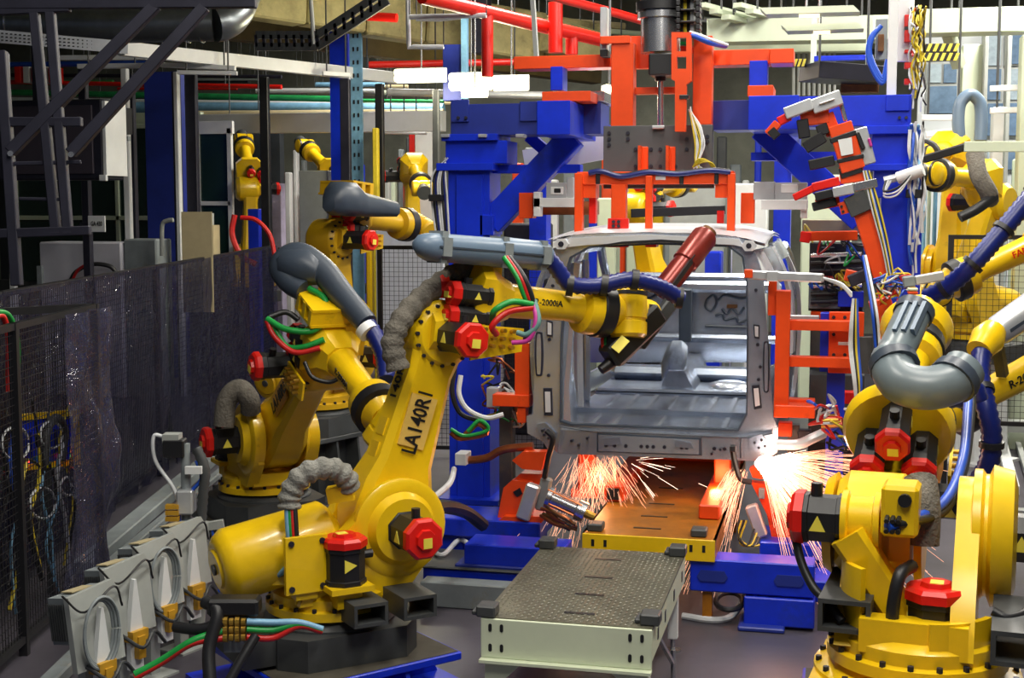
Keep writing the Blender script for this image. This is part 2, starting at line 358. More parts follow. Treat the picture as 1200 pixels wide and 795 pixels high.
def robot(base, head, t2, t3, label, group=None, roll=0, bend=0, off=0, balancer=True, side3=-1, mark=None, base_mat=None, j1m=(.02, -.19), detail=2, mat_y=None, pedestal=True, base_h=.2, bracket=True, yoff=None, j1dz=0, mots=((-.17, .24), (-.01, .27), (-.16, .115)), mlen=.2):
    Y_ = mat_y or YEL
    yo = off if yoff is None else yoff
    B = V(base); root = thing('welding_robot' if detail > 1 else 'industrial_robot', label, 'robot', B, head, group)
    W0 = Matrix.Translation(B) @ Matrix.Rotation(head, 4, 'Z')
    # fixed base
    mb = MB(W0); mb.prism([(-.4, -.26), (-.28, -.39), (.28, -.39), (.4, -.26), (.4, .26), (.28, .39), (-.28, .39), (-.4, .26)], 0, base_h * .85, ax='z')
    mb.lathe((0, 0, base_h * .8), (0, 0, base_h * 1.15), [(0, .36), (.3, .36), (1, .30)], 28)
    mb.box((-.58, -.24, .02), (-.36, .24, base_h * .8))
    part('base', mb, base_mat or DGR, root)
    # turntable
    z0 = base_h * 1.15
    mb = MB(W0); mb.lathe((0, 0, z0), (0, 0, z0 + .13), [(0, .35), (.35, .35), (.4, .32), (.8, .32), (1, .28)], 32)
    tt = part('turntable', mb, Y_, root)
    if detail > 1:
        mb = MB(W0)
        for k in range(20):
            a = 2 * PI * k / 20; mb.cyl((.335 * math.cos(a), .335 * math.sin(a), z0 + .04), (.335 * math.cos(a), .335 * math.sin(a), z0 + .066), .013, n=6)
        part('bolts', mb, DRK, tt, kind='stuff')
    # yoke plates carrying axis 2
    hx, hz = .312, .67; zz = z0 + .08
    prof = [(-.27, zz), (.34, zz), (.5, .5)] + circ(hx, hz, .235, -40, 150, 12) + [(-.05, .64), (-.2, .5)]
    mb = MB(W0); mb.prism(prof, -.25 + yo, -.16 + yo); part('yoke_plate', mb, Y_, root)
    prof2 = [(-.22, zz), (.36, zz)] + circ(hx, hz, .2, -30, 160, 10) + [(0, .55)]
    mb = MB(W0); mb.prism(prof2, .17 + yo, .27 + yo); part('yoke_plate', mb, Y_, root)
    mb = MB(W0); mb.box((-.27, -.2, zz), (-.17, .2, .44)); part('cross_rib', mb, Y_, root)
    mb = MB(W0); mb.box((.28, -.2, zz), (.36, .2, .40)); part('cross_rib', mb, Y_, root)
    # axis 2 reducer ring and motor on the robot's right
    J2 = V((hx, 0, hz))
    mb = MB(W0); mb.lathe((hx, -.22 + yo, hz), (hx, -.31 + yo, hz), [(0, .27), (.35, .27), (.5, .25), (.5, .2), (1, .17), (1, .12)], 28); part('reducer_ring', mb, Y_, root)
    m2 = W0 @ frame((hx, -.29 + yo, hz), (0, -1, 0)); motor(root, m2, .22, .108, tri=detail > 1)
    # axis 1 motor standing in the turntable
    zm = z0 + .2 + j1dz
    m1 = W0 @ frame((j1m[0], j1m[1], zm), (0, 0, 1), (1, 0, 0))
    mb = MB(W0); mb.box((j1m[0] - .12, j1m[1] - .12, zm - .03), (j1m[0] + .12, j1m[1] + .12, zm)); mb.box((j1m[0] - .07, j1m[1] - .07, z0 + .08 + min(0, j1dz) * .6), (j1m[0] + .07, j1m[1] + .07, zm - .02))
    part('motor_stand', mb, Y_, root); motor(root, m1, .2, .115, tri=detail > 1)
    # balancer
    if balancer:
        mb = MB(W0); mb.lathe((.05, .03, .62), (-.62, .03, .5), [(0, .10), (.06, .17), (.1, .195), (.9, .2), (.97, .17), (1, .14), (1, .11), (1.02, .10)], 28); part('balancer', mb, Y_, root)
        part('balancer_cap', MB(W0).cyl((-.63, .03, .498), (-.645, .03, .495), .03, n=12), DGR, root)
    # lower arm
    A = W0 @ Matrix.Translation((hx, off, hz)) @ Matrix.Rotation(t2, 4, 'Y'); L1 = 1.075
    AX = A @ Matrix(((0, 0, 1, 0), (0, 1, 0, 0), (1, 0, 0, 0), (0, 0, 0, 1)))   # loft axis X -> arm Z, loft Z -> arm X
    mb = MB(); mb.loft([(-.26, 0, 0, .2, .2), (-.18, 0, 0, .29, .36), (0, 0, 0, .31, .46), (.2, 0, .0, .29, .42), (.34, 0, 0, .25, .33), (.85, 0, 0, .21, .27), (.98, 0, 0, .23, .31), (1.1, 0, 0, .25, .34), (1.22, 0, 0, .2, .24)], AX, .3)
    la = part('lower_arm', mb, Y_, root, 30)
    mb = MB(A); mb.lathe((0, -.17, 0), (0, -.2, 0), [(0, .23), (1, .21)], 24); part('arm_hub', mb, Y_, root)
    mb = MB(A); mb.lathe((0, .16, 0), (0, .2, 0), [(0, .22), (1, .19)], 24); part('arm_hub', mb, Y_, root)
    if mark:
        def right_text(pz, px): return A @ Matrix(((0, -1, 0, px), (0, 0, -1, -.1345), (1, 0, 0, pz), (0, 0, 0, 1)))
        def back_text(pz): return A @ Matrix(((0, 0, -1, -.166 + .03 * (pz - .34) / .51 - .001), (0, 1, 0, 0), (1, 0, 0, pz), (0, 0, 0, 1)))
        part('patch', MB(A).box((-.1, -.132, .43), (.06, -.119, .72)), mark[1], la)
        lettering(la, mark[0], .125, right_text(.575, -.02), BLK, sx=.78)
        lettering(la, mark[0], .11, back_text(.72), BLK, sx=.85)
        for k, zz_ in enumerate((.36, .5)):
            part('inspection_cover', MB(A).box((-.172 + .03 * (zz_ - .34) / .51, -.045, zz_ - .05), (-.15, .045, zz_ + .05)), Y_, la)
    # forearm
    J3 = A @ V((0, 0, L1)); FM = Matrix.Translation(J3) @ Matrix.Rotation(head, 4, 'Z') @ Matrix.Rotation(-t3, 4, 'Y')
    zc = .225
    mb = MB(FM); mb.lathe((0, -.13, 0), (0, .22, 0), [(0, .15), (.08, .18), (.15, .195), (.85, .195), (.93, .17), (1, .15)], 28); part('elbow_housing', mb, Y_, root)
    mb = MB(FM); mb.loft([(-.1, 0, .02, .36, .2), (.12, 0, .05, .38, .26), (.17, 0, .2, .42, .46), (.24, 0, .21, .42, .44), (.34, 0, zc, .28, .27), (.42, 0, zc, .21, .21)], None, .45); part('forearm_housing', mb, Y_, root)
    mb = MB(FM); mb.lathe((.38, 0, zc), (1.02, 0, zc), [(0, .102), (.55, .092), (.7, .088), (.84, .098), (.87, .15), (.93, .158), (1, .158)], 24); ft = part('forearm_tube', mb, Y_, root)
    mb = MB(FM); mb.lathe((1.02, 0, zc), (1.12, 0, zc), [(0, .162), (.1, .17), (.9, .17), (1, .15)], 24); part('wrist_seal_ring', mb, BLK, root)
    WM = FM @ Matrix.Translation((1.28, 0, zc)) @ Matrix.Rotation(roll, 4, 'X')
    mb = MB(WM); mb.lathe((-.17, 0, 0), (-.08, 0, 0), [(0, .14), (.4, .12), (1, .10)], 20); mb.loft([(-.16, 0, 0, .18, .16), (0, 0, 0, .2, .17), (.06, 0, 0, .17, .14)], None, .4); part('wrist_neck', mb, Y_, root)
    mb = MB(WM); mb.lathe((0, -.16, 0), (0, .15, 0), [(0, .095), (.06, .115), (.3, .118), (.32, .108), (.36, .108), (.38, .118), (.6, .12), (.8, .12), (.94, .11), (1, .08)], 24); part('wrist_body', mb, Y_, root)
    mb = MB(WM); mb.lathe((0, .095, 0), (0, .118, 0), [(0, .123), (1, .123)], 24); part('wrist_band', mb, BLK, root)
    HM = WM @ Matrix.Rotation(bend, 4, 'Y')
    mb = MB(HM); mb.lathe((.06, 0, 0), (.215, 0, 0), [(0, .1), (.5, .09), (.7, .105), (1, .105)], 20); part('tool_flange', mb, Y_ if detail > 1 else DGR, root)
    # axis 3 motor, axes 4-6 motors
    m3 = FM @ frame((0, side3 * .12, .0), (0, side3, 0)); motor(root, m3, .29, .095, tri=detail > 1)
    for y, z in mots:
        motor(root, FM @ frame((.22, y, z), (-1, 0, 0)), mlen, .068 if mlen < .25 else .082, tri=detail > 1)
    if detail > 1 and bracket:
        mb = MB(FM); mb.box((-.02, -.2, .42), (.3, .2, .44))
        for x in (.03, .15, .27): mb.box((x - .025, -.205, .43), (x + .025, .205, .54))
        mb.box((.25, .05, .2), (.3, .2, .44))
        mb.box((0, -.2, .53), (.3, .2, .55)); part('hose_bracket', mb, Y_, root)
    if detail > 1:
        mb = MB(FM); mb.prism([(.1, -.12), (.42, -.05), (.42, .08), (.1, .08)], -.25, -.235); part('connector_plate', mb, Y_, root)
        mb = MB(FM)
        for i in range(4):
            for k in range(3): mb.cyl((.16 + .06 * i, -.25, -.03 + .045 * k), (.16 + .06 * i, -.29, -.03 + .045 * k), .012, n=8)
        part('connectors', mb, BRS, root, kind='stuff')
        mb = MB(FM)
        for k in range(16):
            a = 2 * PI * k / 16; mb.cyl((.17 * math.cos(a), -.09, .17 * math.sin(a)), (.17 * math.cos(a), -.125, .17 * math.sin(a)), .011, n=6)
        part('bolts', mb, DRK, root, kind='stuff')
    return root, W0, A, FM, WM, HM

def hose(root, pts, r, m, name='hose', corr=0, n=8, sm=6, bands=0, rz=None):
    o = part(name, MB().tube(pts, r, n=n, corr=corr, sm=sm, rz=rz), m, root, 60)
    if bands:
        ps = smooth_path(pts, 10)
        for i in range(bands):
            k = int((i + .5) / bands * (len(ps) - 2)); d = (ps[k + 1] - ps[k]).normalized()
            part('band', MB().cyl(ps[k] - d * .018, ps[k] + d * .018, r * 1.15, n=12), CBK, o)
    return o

# --- LA140R1, foreground left
r1, W0, A, FM, WM, HM = robot((-2.663, 6.889, .239), .747, .325, -.119, 'yellow welding robot marked LA140R1 reaching into the car body', roll=rad(78), bend=rad(20), mark=('LA140R1', mat('faded_patch', (.86, .56, .12), .5, 0, .1)), j1m=(-.04, -.31), j1dz=.0)
lettering(r1, 'R-2000iA', .05, FM @ Matrix(((1, 0, 0, .66), (0, 0, -1, -.094), (0, 1, 0, .235), (0, 0, 0, 1))), BLK)
# grey conduit cover over the forearm with the blue hose to the wrist
p0, p1 = D(487, 287, 7.25), D(640, 300, 7.9)
ax = (p1 - p0); m = frame(p0, ax); L = ax.length
cc = part('conduit_cover', MB(m).loft([(0, 0, 0, .06, .05), (.04, 0, 0, .13, .11), (.1, 0, -.005, .16, .15), (L * .6, 0, -.005, .17, .16), (L * .63, 0, 0, .16, .17), (L * .95, 0, 0, .15, .16), (L, 0, 0, .13, .13)], None, .55), BGR, r1, 50)
for t in (.16, .62, .93): part('cover_clip', MB(m).box((L * t - .03, -.088, -.05), (L * t + .03, .088, .05)).box((L * t - .02, -.06, -.088), (L * t + .02, .06, .085)), GRY, cc)
part('cover_seam', MB(m).box((.1, -.087, -.006), (L * .9, .087, .004)), DPL, cc)
part('cover_bracket', MB().bar(D(582, 302, 7.75), D(580, 345, 7.8), .06, .04), YEL, r1)
hb = hose(r1, [D(640, 300, 7.9), D(652, 314, 7.92), D(668, 333, 7.95), D(700, 335, 8.0), D(738, 328, 8.05), D(772, 336, 8.12), D(797, 350, 8.2)], .052, HBL, corr=.018, n=12)
for q in ((668, 334, 7.95), (708, 334, 8.01), (744, 328, 8.06), (796, 349, 8.2)):
    part('hose_clamp', MB().cyl(D(q[0] - 4, q[1], q[2]), D(q[0] + 4, q[1] + 1, q[2]), .064, n=12), CBK, r1)
for i, (mm, q) in enumerate(((CBK, 0), (CRE, 1), (CGR, 2))):
    hose(r1, [D(597 - q * 3, 302, 7.5), D(612 - 3 * q, 322 + q, 7.42), D(622 - 4 * q, 345, 7.42), D(626 - 2 * q, 362, 7.45)], .016, mm)
hose(r1, [D(624, 357, 7.42), D(600, 354, 7.36), D(580, 364, 7.34), D(577, 376, 7.4)], .018, CGR)
hose(r1, [D(624, 361, 7.42), D(595, 366, 7.36), D(577, 382, 7.34), D(582, 392, 7.4)], .018, CRE)
hose(r1, [D(624, 352, 7.44), D(628, 375, 7.4), D(620, 398, 7.4), D(600, 402, 7.42)], .014, CMA)
hose(r1, [D(626, 352, 7.44), D(631, 378, 7.4), D(618, 392, 7.4), D(606, 390, 7.42)], .016, mat('teal_hose', (.12, .26, .24), .4))
# fabric sleeves
hose(r1, [D(467, 434, 7.42), D(460, 402, 7.42), D(473, 372, 7.46), D(498, 346, 7.58), D(526, 326, 7.7), D(552, 312, 7.75)], lambda t: .062 + .006 * math.sin(t * 70), SLV, 'fabric_sleeve', n=14, sm=10)
hose(r1, [D(339, 596, 7.15), D(341, 577, 7.15), D(357, 556, 7.15), D(385, 549, 7.2), D(404, 558, 7.25), D(409, 572, 7.3)], lambda t: .058 + .007 * math.sin(t * 60), SLVL, 'fabric_sleeve', n=14, sm=10)
part('sleeve_clamp', MB(frame(D(399, 576, 7.3), (D(420, 573, 7.3) - D(390, 578, 7.3)))).box((-.07, -.05, -.05), (.07, .05, .03)), YEL, r1)
for i, mm in enumerate((BPI, CGR, CRE, CBK)):
    hose(r1, [D(336 + 3 * i, 592, 7.12), D(338 + 3 * i, 625, 7.1), D(341 + 2.5 * i, 650, 7.12), D(334 + 2 * i, 668, 7.15), D(322, 676, 7.2)], .016, mm)
part('connector_panel', MB(frame(D(322, 672, 7.2), (1, .3, 0))).box((-.06, -.02, -.06), (.12, .02, .08)), YEL, r1)
mb = MB(W0); mb.box((-.36, -.30, .40), (-.13, -.27, .70)).box((-.3, -.28, .36), (-.18, -.2, .66)); part('cover_plate', mb, YEL, r1)
mb = MB(W0)
for x in (-.33, -.16):
    for z in (.43, .67): mb.cyl((x, -.3, z), (x, -.31, z), .016, n=8)
part('plate_bolts', mb, DRK, r1, kind='stuff')
# fork pockets on the base
def pocket(root, m, L, w, h, t=.018):
    mb = MB(m); prof = [(-w / 2, -h / 2), (w / 2, -h / 2), (w / 2, h / 2), (-w / 2, h / 2)]; q = [(-w / 2 + t, -h / 2 + t), (w / 2 - t, -h / 2 + t), (w / 2 - t, h / 2 - t), (-w / 2 + t, h / 2 - t)]
    mb.prism(prof, 0, L, holes=[q]); return part('fork_pocket', mb, DGR, root)
for fx in (.02, .3):
    pocket(r1, W0 @ Matrix.Translation((fx, -.52, z_ if (z_ := .3) else 0)), .3, .19, .12)
# welding gun on R1: black body, arms and bronze-coloured rear tube
gt = thing('weld_gun', 'black spot welding gun with a long red-brown tube held by robot LA140R1', 'welding gun', D(735, 405, 8.35))
ga, gb = D(828, 275, 8.75), D(785, 330, 8.55)
part('rear_tube', MB().lathe(ga, D(776, 342, 8.52), [(0, .07), (.05, .085), (.5, .085), (.52, .075), (1, .075)], 16), mat('dark_red_tube', (.2, .022, .015), .3, .4, .3, 6), gt)
part('tube_cap', MB().cyl(D(832, 270, 8.76), ga, .05, n=12), RUS, gt)
part('side_rail', MB().bar(D(812, 300, 8.6), D(785, 337, 8.48), .05, .03), CBK, gt)
part('transformer', MB().bar(D(770, 365, 8.4), D(712, 420, 8.25), .14, .15, c=.02), BLK, gt)
part('arm', MB().bar(D(790, 350, 8.5), D(748, 405, 8.4), .06, .09, c=.01), DGR, gt)
part('arm', MB().bar(D(775, 375, 8.5), D(725, 425, 8.42), .045, .06, c=.01), GRY, gt)
part('electrode_holder', MB().cyl(D(725, 418, 8.3), D(704, 434, 8.26), .045, .03, n=12), BLK, gt)
part('rating_plate', MB(frame(D(727, 404, 8.17), D(735, 396, 8.18) - D(724, 408, 8.16), (0, -1, .3))).box((-.05, -.03, 0), (.05, .03, .008)), LYE, gt)
for i, mm in enumerate((CRE, CGR, CBK)): hose(gt, [D(712 + i * 3, 385, 8.3), D(706 + i * 3, 398, 8.25), D(708 + 3 * i, 412, 8.25)], .012, mm)

# --- LA140R3, behind it
r3, W3, A3, F3, WM3, H3 = robot((-4.26, 9.657, .253), -.837, .931, -.377, 'yellow welding robot marked LA140R3 standing by the plastic-covered fence', roll=rad(60), bend=rad(30), mark=('LA140R3', mat('red_patch', (.75, .38, .05), .5, 0, .1)), j1m=(-.22, -.2))
lettering(r3, 'R-2000iA', .06, F3 @ Matrix(((1, 0, 0, .66), (0, 0, -1, -.097), (0, 1, 0, .235), (0, 0, 0, 1))), BLK)
cp = [D(430, 380, 8.9), D(400, 345, 9.05), D(378, 318, 9.15), D(350, 300, 9.2), D(331, 312, 9.2), D(340, 330, 9.15), D(356, 341, 9.1)]
part('conduit_cover', MB().tube(cp, lambda t: .075 + .05 * min(1, t * 1.6) * (1 - t), 14, 8), DPL, r3, 60)
part('conduit_hood', MB(frame(D(350, 312, 9.16), D(378, 318, 9.15) - D(345, 312, 9.2))).loft([(-.16, 0, 0, .1, .1), (-.1, 0, 0, .2, .2), (.06, 0, 0, .22, .24), (.16, 0, -.02, .16, .16)], None, .6), DPL, r3, 60)
hose(r3, [D(430, 380, 8.9), D(440, 395, 8.86), D(450, 418, 8.8), D(453, 445, 8.7)], .062, HBL, corr=.02, n=12)
part('hose_clamp', MB().cyl(D(427, 384, 8.88), D(433, 391, 8.86), .072, n=14), WHT, r3)
hose(r3, [D(313, 374, 9.0), D(335, 386, 8.95), D(365, 388, 8.95), D(382, 372, 9.0), D(380, 350, 9.05), D(362, 338, 9.1)], .022, CGR)
hose(r3, [D(313, 376, 9.0), D(322, 395, 8.98), D(345, 413, 8.95), D(375, 408, 8.95)], .02, CRE)
hose(r3, [D(318, 378, 9.0), D(335, 405, 8.98), D(355, 407, 8.95), D(380, 398, 8.95)], .02, CGR)
hose(r3, [D(315, 372, 9.05), D(335, 366, 9.1), D(350, 375, 9.1)], .02, CBK)
hose(r3, [D(357, 425, 8.9), D(366, 442, 8.85), D(385, 448, 8.85), D(397, 444, 8.85)], .014, CBK)
hose(r3, [D(262, 500, 9.9), D(266, 470, 9.9), D(280, 456, 9.9), D(292, 468, 9.9), D(294, 482, 9.95)], .075, SLV, 'fabric_sleeve', n=12)

# --- large robot on the right, facing into the cell
r2, W2, A2, F2, WM2, H2 = robot((.345, 5.52, .63), rad(83), 1.66, .44, 'large yellow welding robot with three red motor caps facing a slatted fork pocket', roll=rad(20), bend=0, off=.2, yoff=.03, balancer=False, side3=-1, mots=((-.12, .27), (.12, .27), (0, .43)), mlen=.36, base_mat=YEL, j1m=(-.1, -.07), bracket=False, j1dz=-.13)
r2['label'] = 'large yellow robot with three red motor caps and a grey elbow conduit'
mb = MB(F2); mb.lathe((.1, 0, .3), (.18, 0, .3), [(0, .25), (.5, .27), (1, .27)], 32); part('housing_flange', mb, YEL, r2)
mb = MB(WM2); mb.lathe((-.1, 0, 0), (.12, 0, 0), [(0, .17), (.4, .2), (.5, .2), (.7, .16), (1, .08)], 28); part('wrist_dome', mb, YEL, r2)
pm = [D(1073, 362, 6.5), D(1058, 395, 6.4), D(1046, 424, 6.3), D(1055, 447, 6.2), D(1085, 455, 6.15), D(1115, 448, 6.15), D(1130, 432, 6.2)]
cv = part('elbow_conduit', MB().tube(pm, lambda t: (.1 if t > .3 else .085), 16, 8), mat('elbow_grey_plastic', (.16, .2, .22), .33, 0, .08, 3), r2, 60)
for i in (0, 2, 5): part('clip', MB().cyl(pm[i], pm[i] + (pm[i + 1] - pm[i]).normalized() * .05, .115 if i > 1 else .095, n=16), DPL, cv)
for k in range(3):
    o_ = V((.02 * (k - 1) * 2, -.085, .03)); part('rib', MB().bar(pm[0] + o_, pm[1] + o_, .02, .04), BGR, cv)
hose(r2, [D(1136, 440, 6.7), D(1134, 480, 6.4), D(1128, 540, 6.0), D(1105, 590, 5.6), D(1060, 612, 5.3), D(1040, 618, 5.25)], .022, HBR)
hose(r2, [D(1140, 445, 6.7), D(1138, 490, 6.4), D(1130, 550, 6.0), D(1108, 598, 5.6), D(1070, 612, 5.3), D(1045, 616, 5.25)], .018, CBK)
hose(r2, [D(1130, 470, 6.9), D(1105, 468, 6.95), D(1140, 452, 6.9), D(1150, 470, 6.9)], .04, HBL, corr=.02)
mb = MB(W2); mb.cbox((-.16, .0, .74), (.02, .14, .94), .015).box((.02, .04, .6), (.1, .12, .9)); jb = part('junction_box', mb, YEL, r2)
part('plug', MB(W2).cyl((-.16, .05, .89), (-.18, .05, .89), .026, n=12), CBK, jb)
mb = MB(W2)
for i in range(6): mb.cyl((-.16, .07 + .022 * (i % 3), .78 + .04 * (i // 3)), (-.2, .07 + .022 * (i % 3), .77 + .04 * (i // 3)), .01, n=6)
part('plugs', mb, CBK, jb, kind='stuff')
# link motor on the left with a red end and the diagonal link
m_ = W2 @ frame((-.0, .3, .76), (0, 1, 0)); motor(r2, m_, .15, .105)
mb = MB(W2); mb.lathe((-.0, .15, .76), (-.0, .3, .76), [(0, .12), (.15, .12), (.2, .1), (.8, .1), (.85, .12), (1, .12)], 20); part('link_hub', mb, YEL, r2)
mb = MB(W2); mb.loft([(0, 0, 0, .14, .16), (.2, 0, 0, .13, .12), (.42, 0, 0, .12, .1)], frame((-.06, .27, .72), (.0, -.42, -.62), (1, 0, 0)), .3); part('link_bar', mb, YEL, r2)
# curved front skirt of the turntable and side plates
mb = MB(W2)
for a0, a1, z1 in ((100, 138, .62), (138, 192, .34), (192, 248, .45)):
    o_ = circ(0, 0, .30, a0, a1, 10); i_ = circ(0, 0, .275, a1, a0, 10); mb.prism(o_ + i_, .3, z1, ax='z')
part('turntable_skirt', mb, YEL, r2)
mb = MB(W2); mb.lathe((0, 0, .06), (0, 0, .2), [(0, .37), (.3, .37), (.35, .40), (.9, .40), (1, .36)], 36); part('base_ring', mb, YEL, r2)
mb = MB(W2)
for k in range(18):
    a = 2 * PI * k / 18; mb.cyl((.38 * math.cos(a), .38 * math.sin(a), .19), (.38 * math.cos(a), .38 * math.sin(a), .21), .013, n=6)
part('ring_bolts', mb, DRK, r2, kind='stuff')
mb = MB(W2); mb.lathe((.312, -.36, .67), (.312, -.2, .67), [(0, .2), (.1, .27), (.6, .29), (.7, .25), (1, .25)], 32); part('reducer_housing', mb, YEL, r2)
pocket(r2, W2 @ Matrix.Translation((.26, .26, .43)) @ Matrix.Rotation(rad(90), 4, 'Z'), .5, .2, .13)
pocket(r2, W2 @ Matrix.Translation((.1, -.38, .42)) @ Matrix.Rotation(rad(90), 4, 'Z'), .5, .2, .13)
hose(r2, [W2 @ V(p) for p in ((-.1, .02, .62), (-.2, .06, .6), (-.22, .08, .45), (-.2, .06, .36))], .026, CBK)
hose(r2, [W2 @ V(p) for p in ((-.0, .5, .75), (-.05, .46, .6), (-.1, .4, .5), (-.14, .34, .46), (-.2, .27, .4))], .018, CBK)
hose(r2, [W2 @ V(p) for p in ((.0, -.52, .62), (-.1, -.42, .5), (-.2, -.34, .48), (-.2, -.28, .5))], .018, CBK)
hose(r2, [W2 @ V(p) for p in ((.1, .0, .66), (.12, .0, .8), (.2, .02, .9))], .07, SLV, 'fabric_sleeve', n=12)
# pedestal under each main robot
def pedestal(label, B, head, w, z1, m=BLU):
    t = thing('robot_pedestal', label, 'pedestal', (B[0], B[1], 0), head)
    Wp = Matrix.Translation((B[0], B[1], 0)) @ Matrix.Rotation(head, 4, 'Z')
    part('top_plate', MB(Wp).cbox((-w, -w, z1 - .048), (w, w, z1 - .004), .006), m, t)
    mb = MB(Wp); mb.prism([(-w * .6, -w * .6), (w * .6, -w * .6), (w * .6, w * .6), (-w * .6, w * .6)], .03, z1 - .045, ax='z'); part('column', mb, m, t)
    part('wear_sheet', MB(Wp).box((-w * .97, -w * .97, z1 - .004), (w * .97, w * .97, z1 - .001)), mat('dusty_sheet', (.09, .08, .06), .7, .2, .3, 5), t)
    part('foot_plate', MB(Wp).box((-w * 1.15, -w * 1.15, 0), (w * 1.15, w * 1.15, .03)), m, t)
    for k in range(4):
        R = Wp @ Matrix.Rotation(k * PI / 2, 4, 'Z')
        for s in (-.35, .35): part('gusset', MB(R).prism([(w * .6, .03), (w * 1.1, .03), (w * .95, z1 - .045), (w * .6, z1 - .045)], s * w - .012, s * w + .012), m, t)
    return t
pedestal('low blue steel pedestal under robot LA140R1', (-2.663, 6.889), .747 + .12, .52, .239)
pedestal('dark pedestal under robot LA140R3', (-4.26, 9.657), -.837, .45, .253, DGR)
pedestal('blue pedestal under the large robot with the grey elbow conduit', (.345, 5.52), 1.57, .45, .63)
# ------------------------------------------------------------------ bare car body on the line
YC = 9.5
def xz(px, py, y=YC): p = PY(px, py, y); return (p.x, p.z)
car = thing('car_body', 'bare galvanised car body shell seen through its open tailgate', 'car body', (-1.25, 11.2, .9))
xl, xr = xz(622, 400)[0], xz(905, 400)[0]; xm = (xl + xr) / 2
zb = xz(767, 536)[1]; zt = xz(767, 273)[1]; zf = 1.03
outer = [xz(*p) for p in ((655, 532), (640, 520), (618, 508), (617, 488), (625, 486), (627, 400), (629, 350), (640, 334), (648, 316), (651, 292), (660, 280), (672, 275), (760, 272), (862, 277), (876, 282), (885, 296), (894, 325), (900, 400), (906, 490), (912, 502), (911, 530), (897, 541), (760, 536))]
inner = [xz(*p) for p in ((656, 494), (657, 400), (662, 320), (668, 301), (690, 289), (770, 285), (855, 288), (871, 300), (876, 330), (877, 400), (876, 486), (866, 505), (760, 502), (668, 498))]
rf = part('rear_frame', MB().prism(outer, YC, YC + .1, holes=[inner]), SIL, car)
# inner lip of the opening, interior shading put into its dark colour
mid = [((a[0] - xm) * .985 + xm, (a[1] - 1.7) * .985 + 1.7) for a in inner]
part('opening_lip', MB().prism(inner, YC - .015, YC + .05, holes=[mid]), DPL, rf)
# top rail (bright) and its dark strip
part('roof_rail', MB().prism([xz(*p) for p in ((662, 290), (668, 279), (760, 275), (866, 280), (873, 290), (860, 287), (770, 283), (690, 287))], YC - .03, YC), SILL, car)
part('roof_strip', MB().prism([xz(*p) for p in ((690, 289.5), (730, 283), (775, 280.5), (815, 283), (858, 289), (815, 285.5), (775, 283.5), (730, 286))], YC - .045, YC - .03), CBK, car)
for a_ in (((656, 500), (700, 506), (760, 508), (868, 513), (905, 508)), ((701, 506), (701, 530)), ((822, 512), (822, 534)), ((868, 513), (868, 537))):
    part('panel_seam', MB().tube([PY(*q, YC - .052) for q in a_], .006, 6, 3), DPL, car)
# rear sill panel with embossed plates and slots
sp = part('rear_panel', MB().prism([xz(*p) for p in ((655, 530), (658, 503), (760, 506), (868, 511), (905, 506), (908, 528), (895, 539), (760, 534))], YC - .05, YC), SIL, car)
def emboss(poly, name='embossed_plate', m=SILD, y0=YC - .065, y1=YC - .048, par=None, holes=()):
    return part(name, MB().prism([xz(*p) for p in poly], y0, y1, holes=[[xz(*q) for q in h] for h in holes]), m, par or sp)
emboss(((701, 506.5), (822, 512), (822, 532.5), (701, 528)), 'plate_edge_shade', DPL, YC - .056, YC - .048); emboss(((703, 508), (820, 514), (820, 531), (703, 527)), m=SIL)  # larger dark sheet behind paints the edge shade around the embossed plate
for s in (0, 1):
    x = 708 if s == 0 else 792
    emboss(((x, 512), (x + 20, 511), (x + 22, 519), (x + 2, 520)) if s == 0 else ((x, 514), (x + 18, 517), (x + 22, 524), (x, 522)), 'bracket', SILD, YC - .075, YC - .06)
for x in (712, 722, 753, 760, 767, 800, 806, 838, 850, 735, 780): emboss([(x + 2.2 * math.cos(k * .785), 520 + (x - 700) * .03 + 2.2 * math.sin(k * .785)) for k in range(8)], 'hole', DRK, YC - .068, YC - .05)
emboss(((630, 497), (640, 495), (652, 507), (650, 522), (643, 526), (634, 512)), 'bracket', SILD, YC - .03, YC)
emboss(((878, 512), (893, 507), (903, 520), (896, 530), (880, 526)), 'bracket', SILD, YC - .07, YC - .03)
for q in ((638, 503), (645, 512), (640, 508), (885, 517), (893, 514), (890, 523), (897, 521), (672, 515), (680, 520), (690, 512), (835, 530), (845, 525)):
    emboss([(q[0] + 1.6 * math.cos(k * .785), q[1] + 1.6 * math.sin(k * .785)) for k in range(8)], 'hole', DRK, YC - .078, YC - .03)
